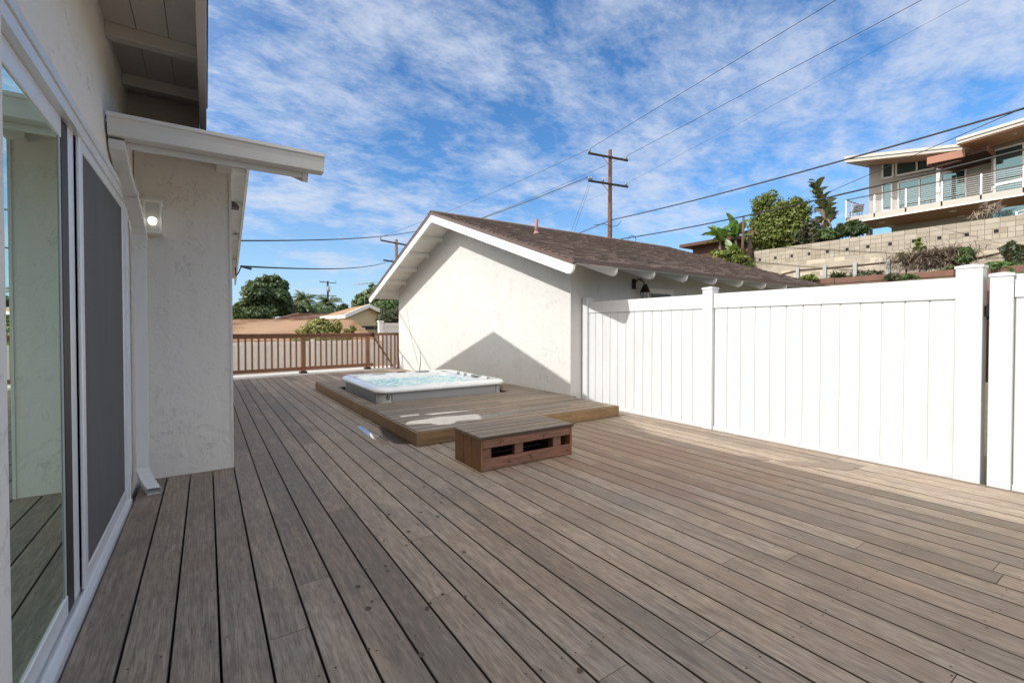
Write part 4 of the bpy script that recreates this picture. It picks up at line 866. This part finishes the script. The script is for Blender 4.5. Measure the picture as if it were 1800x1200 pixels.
# wall
wx=32.
mb=MB(); yw=hx(1527,376,wx).y
q2=hx(1740,262,wx)
mb.box(wx,38,YE,yw,ft,9.5); 
zl=hx(1527,286,wx).z; mb.prism([(yw,9.5),(yw,zl),(q2.y,hx(1740,262,29.6).z+.15),(q2.y,9.5)],0,wx,38); mb.build('wall','stucco_hill',HH)
MB().box(31.0,31.98,YE,hx(1742,300,31).y,ft,10.4).build('projecting_wall','stucco_hill',HH)
def win(x0,x1,yt0,yt1,yb0,yb1,X_,fr=.07,div=None,name='window'):
    # corners: left top(x0,yt0) right top(x1,yt1) left bottom(x0,yb0) right bottom(x1,yb1)
    P4=[hx(x0,yt0,X_),hx(x1,yt1,X_),hx(x1,yb1,X_),hx(x0,yb0,X_)]
    mb=MB(); 
    for i in range(4): mb.bar(P4[i]+Vector((-.03,0,0)),P4[(i+1)%4]+Vector((-.03,0,0)),fr,.10,up=(1,0,0))
    if div:
        for t in div: mb.bar(P4[0].lerp(P4[1],t)+Vector((-.03,0,0)),P4[3].lerp(P4[2],t)+Vector((-.03,0,0)),fr,.10,up=(1,0,0))
    o=mb.build(name,'paint_bright',HH)
    mb=MB(); mb.add([p+Vector((-.02,0,0)) for p in P4]+[p+Vector((.05,0,0)) for p in P4],[[0,1,2,3],[7,6,5,4],[0,4,5,1],[1,5,6,2],[2,6,7,3],[3,7,4,0]]); mb.build('pane','window_glass',o)
win(1552,1570,287,284,314,311,wx); win(1576,1642,284,274,309,296,wx,div=(.56,)); win(1552,1568,325,323,371,370,wx); win(1580,1698,321,297,371,357,wx,div=(.33,.66),name='glass_door')
win(1749,1800,265,252,324,313,30.98,name='window'); win(1749,1800,327,316,341,334,30.98); win(1803,1870,252,236,330,318,30.98)
# roofs
a0=hx(1484.6,286,29.5); a1=hx(1484.6,275,29.5); b0=hx(1700,262.5,29.5); b1=hx(1700,251,29.5)
mb=MB(); vs=[a0,b0,b1,a1]; vs2=[v+Vector((8,0,.9)) for v in vs]; mb.add([*vs,*vs2],[[0,1,2,3],[7,6,5,4],[0,4,5,1],[1,5,6,2],[2,6,7,3],[3,7,4,0]],0)
mb.build('roof','concrete_warm',HH)
mb=MB(); mb.bar(a1.lerp(a0,.45)+Vector((-.03,0,0)),b1.lerp(b0,.45)+Vector((-.03,0,0)),.05,.03); mb.build('roof_trim','tub_grey',HH)
mb=MB(); vs=[a0+Vector((.05,-.05,-.012)),b0+Vector((.05,0,-.012)),b0+Vector((7.9,0,.88)),a0+Vector((7.9,-.05,.88))]; mb.add(vs+[v-Vector((0,0,.03)) for v in vs],[[0,1,2,3],[7,6,5,4],[0,4,5,1],[1,5,6,2],[2,6,7,3],[3,7,4,0]]); mb.build('eave_soffit','soffit_cedar',HH)
a0=hx(1681,254,28.6); a1=hx(1681,243,28.6); b0=hx(1900,189,28.6); b1=hx(1900,176,28.6)
mb=MB(); vs=[a0,b0,b1,a1]; vs2=[v+Vector((8,0,.5)) for v in vs]; mb.add([*vs,*vs2],[[0,1,2,3],[7,6,5,4],[0,4,5,1],[1,5,6,2],[2,6,7,3],[3,7,4,0]],0); mb.build('roof','concrete_warm',HH)
mb=MB(); mb.bar(a1.lerp(a0,.45)+Vector((-.03,0,0)),b1.lerp(b0,.45)+Vector((-.03,0,0)),.05,.03); mb.build('roof_trim','tub_grey',HH)
mb=MB(); vs=[a0+Vector((.05,-.05,-.012)),b0+Vector((.05,0,-.012)),b0+Vector((7.9,0,.48)),a0+Vector((7.9,-.05,.48))]; mb.add(vs+[v-Vector((0,0,.03)) for v in vs],[[0,1,2,3],[7,6,5,4],[0,4,5,1],[1,5,6,2],[2,6,7,3],[3,7,4,0]]); mb.build('eave_soffit','soffit_cedar',HH)
for px,py in ((1555,280.5),(1638,272),):
    q=hx(px,py,30.4); MB().box(q.x-.1,q.x+.1,q.y-.16,q.y+.16,q.z-.05,q.z-.02,0,b=.01).build('eave_light','paint_bright',HH)
q=hx(1777,234.5,29.6); MB().box(q.x-.1,q.x+.1,q.y-.17,q.y+.17,q.z-.06,q.z-.02,0,b=.01).build('eave_light','paint_bright',HH)
# rusty pergola
a=hx(1630,279,29.4); b=hx(1697,265,29.4); mb=MB(); mb.bar(a+Vector((0,0,-.12)),b+Vector((0,0,-.10)),.10,.34); mb.build('pergola_beam','copper_rust',HH)
a=hx(1632,290,29.5); b=hx(1735,262,29.5)
mb=MB()
for k in range(9):
    t=k/8; o=Vector((.27*k,0,0)); mb.bar(a+o+Vector((0,-.05*k,-.0)),b+o,.06,.14)
mb.build('pergola_slats','dark_fence_wood',HH)
mb=MB(); mb.bar(a+Vector((-.05,0,.05)),a+Vector((2.4,-.6,.05)),.08,.2); mb.bar(b+Vector((0,0,.05)),b+Vector((2.3,0,.05)),.08,.2); mb.build('pergola_side','copper_rust',HH)
# balcony railing
BR=MB(); topz=ft+.98
BR.bar((bx+.02,YE,topz),(bx+.02,by,topz),.06,.04); BR.bar((bx+.02,by-.02,topz),(bx+2.1,by-.02,topz),.05,.04); BR=BR.build('balcony_rail','bronze',HH)
mb=MB()
for px in (1487,1537,1592,1655,1724,1799,1850):
    q=hx(px,360,bx); mb.box(bx+.0,bx+.04,q.y-.03,q.y+.03,bz+.12,topz)
for k in (1,2): mb.box(bx+.7*k,bx+.7*k+.04,by-.05,by-.01,ft,topz)
mb.build('rail_posts','alu',BR)
mb=MB()
for k in range(9):
    z=ft+.09+.10*k; mb.tube([(bx+.02,YE,z),(bx+.02,by,z)],.012,4); mb.tube([(bx+.02,by-.03,z),(bx+2.0,by-.03,z)],.012,4)
mb.build('rail_cables','alu',BR)
q=hx(1655,350,31.2); MB().box(30.6,30.75,q.y-.07,q.y+.07,ft,9.3).build('porch_column','paint_bright',HH)
# lower terrace glass and rail
a=hx(1745,386,27.5); b=hx(1830,370,27.5); mb=MB(); mb.box(27.5,27.54,b.y,a.y,5.1,hx(1745,368,27.5).z); tag(mb.build('glass_screen','window_glass'),'turquoise glass wind screen standing on top of the block wall','screen')
LF=MB(); a=hx(1787,373,26.2); b=hx(1840,358,26.2)
for k in range(4): LF.tube([a-Vector((0,0,.12*k)),b-Vector((0,0,.12*k))],.02,5)
LF.box(a.x-.03,a.x+.03,a.y-.03,a.y+.03,5.2,a.z+.02); tag(LF.build('terrace_rail','alu'),'short white metal terrace rail at the right edge above the block wall','railing')
shrubX('bare_shrub','bare grey twiggy shrub on the block wall below the balcony','shrub',26.5,[(1738,368,9,11),(1722,378,14,4),(1752,362,7,9)],170,.04,'twig_dry',71,asp=12,shell=.2)
CHR=MB(); q=hx(1505,378,30.9)
CHR.box(30.7,31.1,q.y-.25,q.y+.25,ft+.40,ft+.44,b=.01); CHR.bar((31.1,q.y-.0,ft+.42),(31.3,q.y-.0,ft+.85),.5,.03,up=(1,0,0))
for i in (30.72,31.06):
    for j in (-.22,.22): CHR.tube([(i,q.y+j,ft),(i,q.y+j,ft+.42)],.02,5)
tag(CHR.build('patio_chair','metal_dark'),'dark patio chair at the left end of the balcony','chair')
# ---------------------------------------------------------------- utility poles and wires
def insul(mb,p): mb.lathe(p.x,p.y,[(0,p.z+.20),(.07,p.z+.18),(.08,p.z+.12),(.05,p.z+.10),(.09,p.z+.08),(.09,p.z+.03),(.03,p.z+.02),(.03,p.z-.06)],8)
UP1=thing('utility_pole','tall brown wooden utility pole with two crossarms behind the garage roof','utility pole',tuple(at(1078,470,33))[:2]+(0,))
tp=at(1072.5,264,33); pr=.135; p0=at(1078,430,33)
MB().tube([(tp.x,tp.y,-.5),(tp.x,tp.y,tp.z*.5),tp],[.19,.165,.13],12).build('pole','pole_wood',UP1)
# crossarm directions from their two visible ends
def arm(lx,ly,rx,ry,rng,par,dr=1.2,mat='arm_wood'):
    a=at(lx,ly,rng-dr/2); b=at(rx,ry,rng+dr/2); z=(a.z+b.z)/2; a=Vector((a.x,a.y,z)); b=Vector((b.x,b.y,z))
    MB().bar(a,b,.10,.13).build('crossarm',mat,par); return a,b
aU=arm(1034,266.5,1103.5,285,32.8,UP1,2.0); aL=arm(1034,316,1104,330,32.8,UP1,2.0)
mb=MB()
for (a,b) in (aU,aL):
    for f in (.32,.68): s=a.lerp(b,f); mb.bar(s,Vector((tp.x,tp.y,s.z-.55)),.03,.03)
mb.build('arm_brace','steel',UP1)
mb=MB(); insul(mb,aU[0].lerp(aU[1],.03)+Vector((0,0,.1))); insul(mb,aU[0].lerp(aU[1],.96)+Vector((0,0,.1)))
for f in (.02,.08,.36,.95): insul(mb,aL[0].lerp(aL[1],f)+Vector((0,0,.1)))
mb.build('insulators','insulator',UP1)
mb=MB(); z=at(1079,385,33).z
for k,(dx,dz) in enumerate(((.1,.0),(.14,.5),(.12,-.8))): mb.tube([(tp.x-dx,tp.y-.12,z+dz),(tp.x+dx,tp.y-.12,z+dz)],.02,5)
mb.build('step_bolts','steel',UP1)
UP2=thing('utility_pole','weathered utility pole partly hidden behind the far slope of the garage roof','utility pole',tuple(at(697,600,46))[:2]+(-1.3,))
t2=at(696.5,421,46); MB().tube([(t2.x,t2.y,-1.6),(t2.x,t2.y,4),t2],[.20,.17,.14],10).build('pole','pole_wood_pale',UP2)
bU=arm(669,424,724,431,46,UP2,2.5); bL=arm(674,461,719,461,46,UP2,2.5)
mb=MB(); insul(mb,bU[0]+Vector((0,0,.1))); insul(mb,bU[0].lerp(bU[1],.85)+Vector((0,0,.1))); mb.build('insulators','insulator',UP2)
UP3=thing('utility_pole','distant dark utility pole with transformer beside the palms','utility pole',tuple(at(577,560,95))[:2]+(-1.3,))
t3=at(576,494,95); MB().tube([(t3.x,t3.y,-1.6),t3],[.22,.18],8).build('pole','arm_wood',UP3)
arm(562,496.5,591,496.5,95,UP3,1.5); arm(563,519.5,591.5,519.5,95,UP3,1.5)
q=at(577.5,508,94.6); MB().tube([q-Vector((0,0,.55)),q+Vector((0,0,.55))],.26,10).build('transformer','transformer_grey',UP3)
mb=MB(); 
for px,py in ((562,494.5),(590,494.5),(568,495)): insul(mb,at(px,py,95))
mb.build('insulators','insulator',UP3)
def wire(a,b,sag,r,label,n=24,name='power_line',ext=0):
    a,b=Vector(a),Vector(b); 
    if ext: b=a+(b-a)*(1+ext)
    pts=[a.lerp(b,k/n)-Vector((0,0,4*sag*(k/n)*(1-k/n))) for k in range(n+1)]
    o=MB().tube(pts,r,5).build(name,'wire_black'); return tag(o,label,'power line',group='overhead wires')
iU0=aU[0].lerp(aU[1],.03)+Vector((0,0,.3)); iU1=aU[0].lerp(aU[1],.96)+Vector((0,0,.3)); jU0=bU[0]+Vector((0,0,.3)); jU1=bU[0].lerp(bU[1],.85)+Vector((0,0,.3))
wire(iU0,hz(1470,0,13.6),0,.013,'highest wire running from the main pole up to the top edge of the sky',ext=.6)
wire(iU0,jU0,.25,.013,'upper wire from the top crossarm left end down to the pole behind the roof')
wire(iU1,hz(1621,0,13.5),0,.013,'wire from the right end of the top crossarm to the upper right sky',ext=.6)
wire(iU1,jU1+Vector((0,0,-.2)),.3,.013,'wire from the right insulator passing behind the main pole to the far pole')
wire(aL[0]+Vector((0,0,.25)),at(842,384,41),.1,.028,'thick dark cable falling left from the lower crossarm behind the garage',ext=.3)
wire(aL[0].lerp(aL[1],.08)+Vector((0,0,.25)),at(852,382,41),.1,.009,'thin wire beside the thick cable left of the lower crossarm',ext=.3)
wire(aL[0].lerp(aL[1],.95)+Vector((0,0,.2)),hz(1706,0,13.),0,.006,'faint thin wire rising right from the lower crossarm',ext=.5)
wire(aL[0].lerp(aL[1],.95)+Vector((0,0,.2)),at(930,392,41),.1,.006,'faint thin wire falling left from the right end of the lower crossarm',ext=.2)
wire(at(1034,326,32),at(999,420,31),0,.010,'left of two steep guy wires dropping from the lower crossarm'); wire(at(1037,326,32),at(1005,420,31),0,.010,'right of two steep guy wires dropping from the lower crossarm')
pa=Vector((tp.x,tp.y-.15,at(1079,387,33).z)); 
wire(pa,hz(1800,181,7.6),.25,.034,'thick black cable sweeping from the main pole to the upper right edge',ext=.25)
wire(pa,at(1000,417,34.5),.0,.03,'short thick cable end dropping left from the main pole to the garage ridge')
pb=at(1092,420,33)
wire(pb,hz(1800,249.5,6.6),.35,.034,'lower thick black cable crossing before the round tree and balcony',ext=.25)
wire(at(1440,345,27),hz(1790,194,7.4),0,.012,'thin wire between the two thick cables, crossing the roof of the hillside house',ext=.3)
wire(Vector((.62,11.2,rz(11.2)-.02))+Vector((-.0,0,.0)),at(736,400.5,28),.25,.016,'upper service wire between the house eave and garage peak',ext=.25)
e=hx(424,468,.62); wire(e,at(691,456,45.5),.35,.02,'lower service cable from the house eave to the pole behind the garage')
SW=MB(); SW.tube([e,e+Vector((-.05,.05,-.14)),e+Vector((-.09,.1,-.2)),e+Vector((-.1,.12,-.02))],.012,5); SW.tube([e,e+Vector((.2,.3,-.01))],.025,6); SW.build('service_loop','wire_black',HS)
# cable hardware on the pole
mb=MB()
for (q,L) in ((at(1092,388,32.6),.9),): 
    pts=[q+Vector((0,0,0)),q+Vector((-.25,.1,-.35)),q+Vector((-.7,.25,-.45)),q+Vector((-1.2,.4,-.3)),q+Vector((-1.9,.7,-.4))]; mb.tube(pts,.02,5)
q=at(1111,421,32.8); mb.tube([q+Vector((.28*math.cos(a)*c_,-.28*math.cos(a)*s_,.28*math.sin(a)))for a in [2*PI*k/12 for k in range(13)]],.022,5)
mb.build('cable_coil','wire_black',UP1)
# ---------------------------------------------------------------- light and sky
sdir=Vector((1,-.14,-.723)).normalized()
sl=bpy.data.lights.new('sun','SUN'); sl.energy=2.2; sl.angle=math.radians(.55); sl.color=(1,.955,.90); so=bpy.data.objects.new('sun',sl); C.objects.link(so); so.rotation_mode='QUATERNION'; so.rotation_quaternion=sdir.to_track_quat('-Z','Y')
w=bpy.data.worlds.new('World'); scene.world=w; w.use_nodes=True; nt=w.node_tree; bg=nt.nodes['Background']
def N(t,**k):
    x=nt.nodes.new(t)
    for a,b in k.items(): setattr(x,a,b)
    return x
sky=N('ShaderNodeTexSky',sky_type='NISHITA'); sky.sun_disc=False; el=math.asin(-sdir.z); sky.sun_elevation=el
to=-sdir; sky.sun_rotation=math.atan2(to.x,to.y); sky.air_density=1.; sky.dust_density=.4; sky.ozone_density=2.5
tc=N('ShaderNodeTexCoord'); sx=N('ShaderNodeSeparateXYZ'); nt.links.new(tc.outputs['Generated'],sx.inputs[0])
def mth(op,a,b=0.,clamp=False):
    x=N('ShaderNodeMath',operation=op,use_clamp=clamp)
    for i,v in enumerate((a,b)):
        if isinstance(v,(int,float)): x.inputs[i].default_value=v
        else: nt.links.new(v,x.inputs[i])
    return x.outputs[0]
zc=mth('ADD',mth('MAXIMUM',sx.outputs[2],0.),.14)
cb=N('ShaderNodeCombineXYZ'); nt.links.new(mth('DIVIDE',sx.outputs[0],zc),cb.inputs[0]); nt.links.new(mth('DIVIDE',sx.outputs[1],zc),cb.inputs[1])
mp=N('ShaderNodeMapping'); mp.inputs['Rotation'].default_value=(0,0,math.radians(-28)); mp.inputs['Scale'].default_value=(1.0,1.35,1); mp.inputs['Location'].default_value=(2.3,.9,0); nt.links.new(cb.outputs[0],mp.inputs[0])
def nz(s,d,rg,dist=0,vec=None):
    x=N('ShaderNodeTexNoise'); x.inputs['Scale'].default_value=s; x.inputs['Detail'].default_value=d; x.inputs['Roughness'].default_value=rg; x.inputs['Distortion'].default_value=dist; nt.links.new(vec or mp.outputs[0],x.inputs['Vector']); return x.outputs['Fac']
def rmp(f,st):
    x=N('ShaderNodeValToRGB'); e=x.color_ramp.elements
    while len(e)<len(st): e.new(.5)
    for i,(p,c) in enumerate(st): e[i].position=p; e[i].color=(c,c,c,1) if isinstance(c,(int,float)) else (*c,1)
    nt.links.new(f,x.inputs[0]); return x.outputs[0]
n1=nz(1.35,10,.62,.2); n2=nz(5.5,9,.68,.3); n3=nz(.45,3,.5); n4=nz(17,7,.7,.2)
dens=mth('ADD',mth('ADD',mth('MULTIPLY',n1,.50),mth('MULTIPLY',n2,.34)),mth('ADD',mth('MULTIPLY',n3,.16),mth('MULTIPLY',n4,.13)))
cov=rmp(dens,[(.49,0),(.55,.25),(.62,.62),(.70,.92)])
low=rmp(sx.outputs[2],[(0.0,.55),(.12,.3),(.3,0.)])
cov2=mth('MAXIMUM',cov,low)
SK=.105
sv=N('ShaderNodeMix',data_type='RGBA',blend_type='MULTIPLY'); sv.inputs[0].default_value=1; nt.links.new(sky.outputs[0],sv.inputs[6]); sv.inputs[7].default_value=(.40,.665,.87,1)
mx=N('ShaderNodeMix',data_type='RGBA'); nt.links.new(cov2,mx.inputs[0]); nt.links.new(sv.outputs[2],mx.inputs[6]); 
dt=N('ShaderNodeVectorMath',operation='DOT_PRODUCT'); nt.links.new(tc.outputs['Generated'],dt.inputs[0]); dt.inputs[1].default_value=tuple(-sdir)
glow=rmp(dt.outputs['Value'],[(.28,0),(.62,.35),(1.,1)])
# broad glow added high behind the camera, out of view, to lift the shade
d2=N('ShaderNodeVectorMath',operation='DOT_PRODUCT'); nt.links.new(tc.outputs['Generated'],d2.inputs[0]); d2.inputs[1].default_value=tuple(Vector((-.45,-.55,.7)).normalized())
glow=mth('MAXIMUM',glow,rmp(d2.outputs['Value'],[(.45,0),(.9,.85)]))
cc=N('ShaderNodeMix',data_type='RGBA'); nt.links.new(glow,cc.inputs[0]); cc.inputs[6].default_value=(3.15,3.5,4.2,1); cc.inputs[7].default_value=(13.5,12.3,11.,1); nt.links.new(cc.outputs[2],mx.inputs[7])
# warm glow added round the unseen sun to fill the shade
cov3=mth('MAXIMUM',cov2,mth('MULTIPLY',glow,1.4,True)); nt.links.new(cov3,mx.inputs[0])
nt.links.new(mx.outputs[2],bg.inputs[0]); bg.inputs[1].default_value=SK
scene.view_settings.view_transform='Standard'; scene.view_settings.look='None'; scene.view_settings.exposure=1.03; scene.view_settings.gamma=1
scene.render.engine='CYCLES'; scene.cycles.max_bounces=6; scene.cycles.use_denoising=True
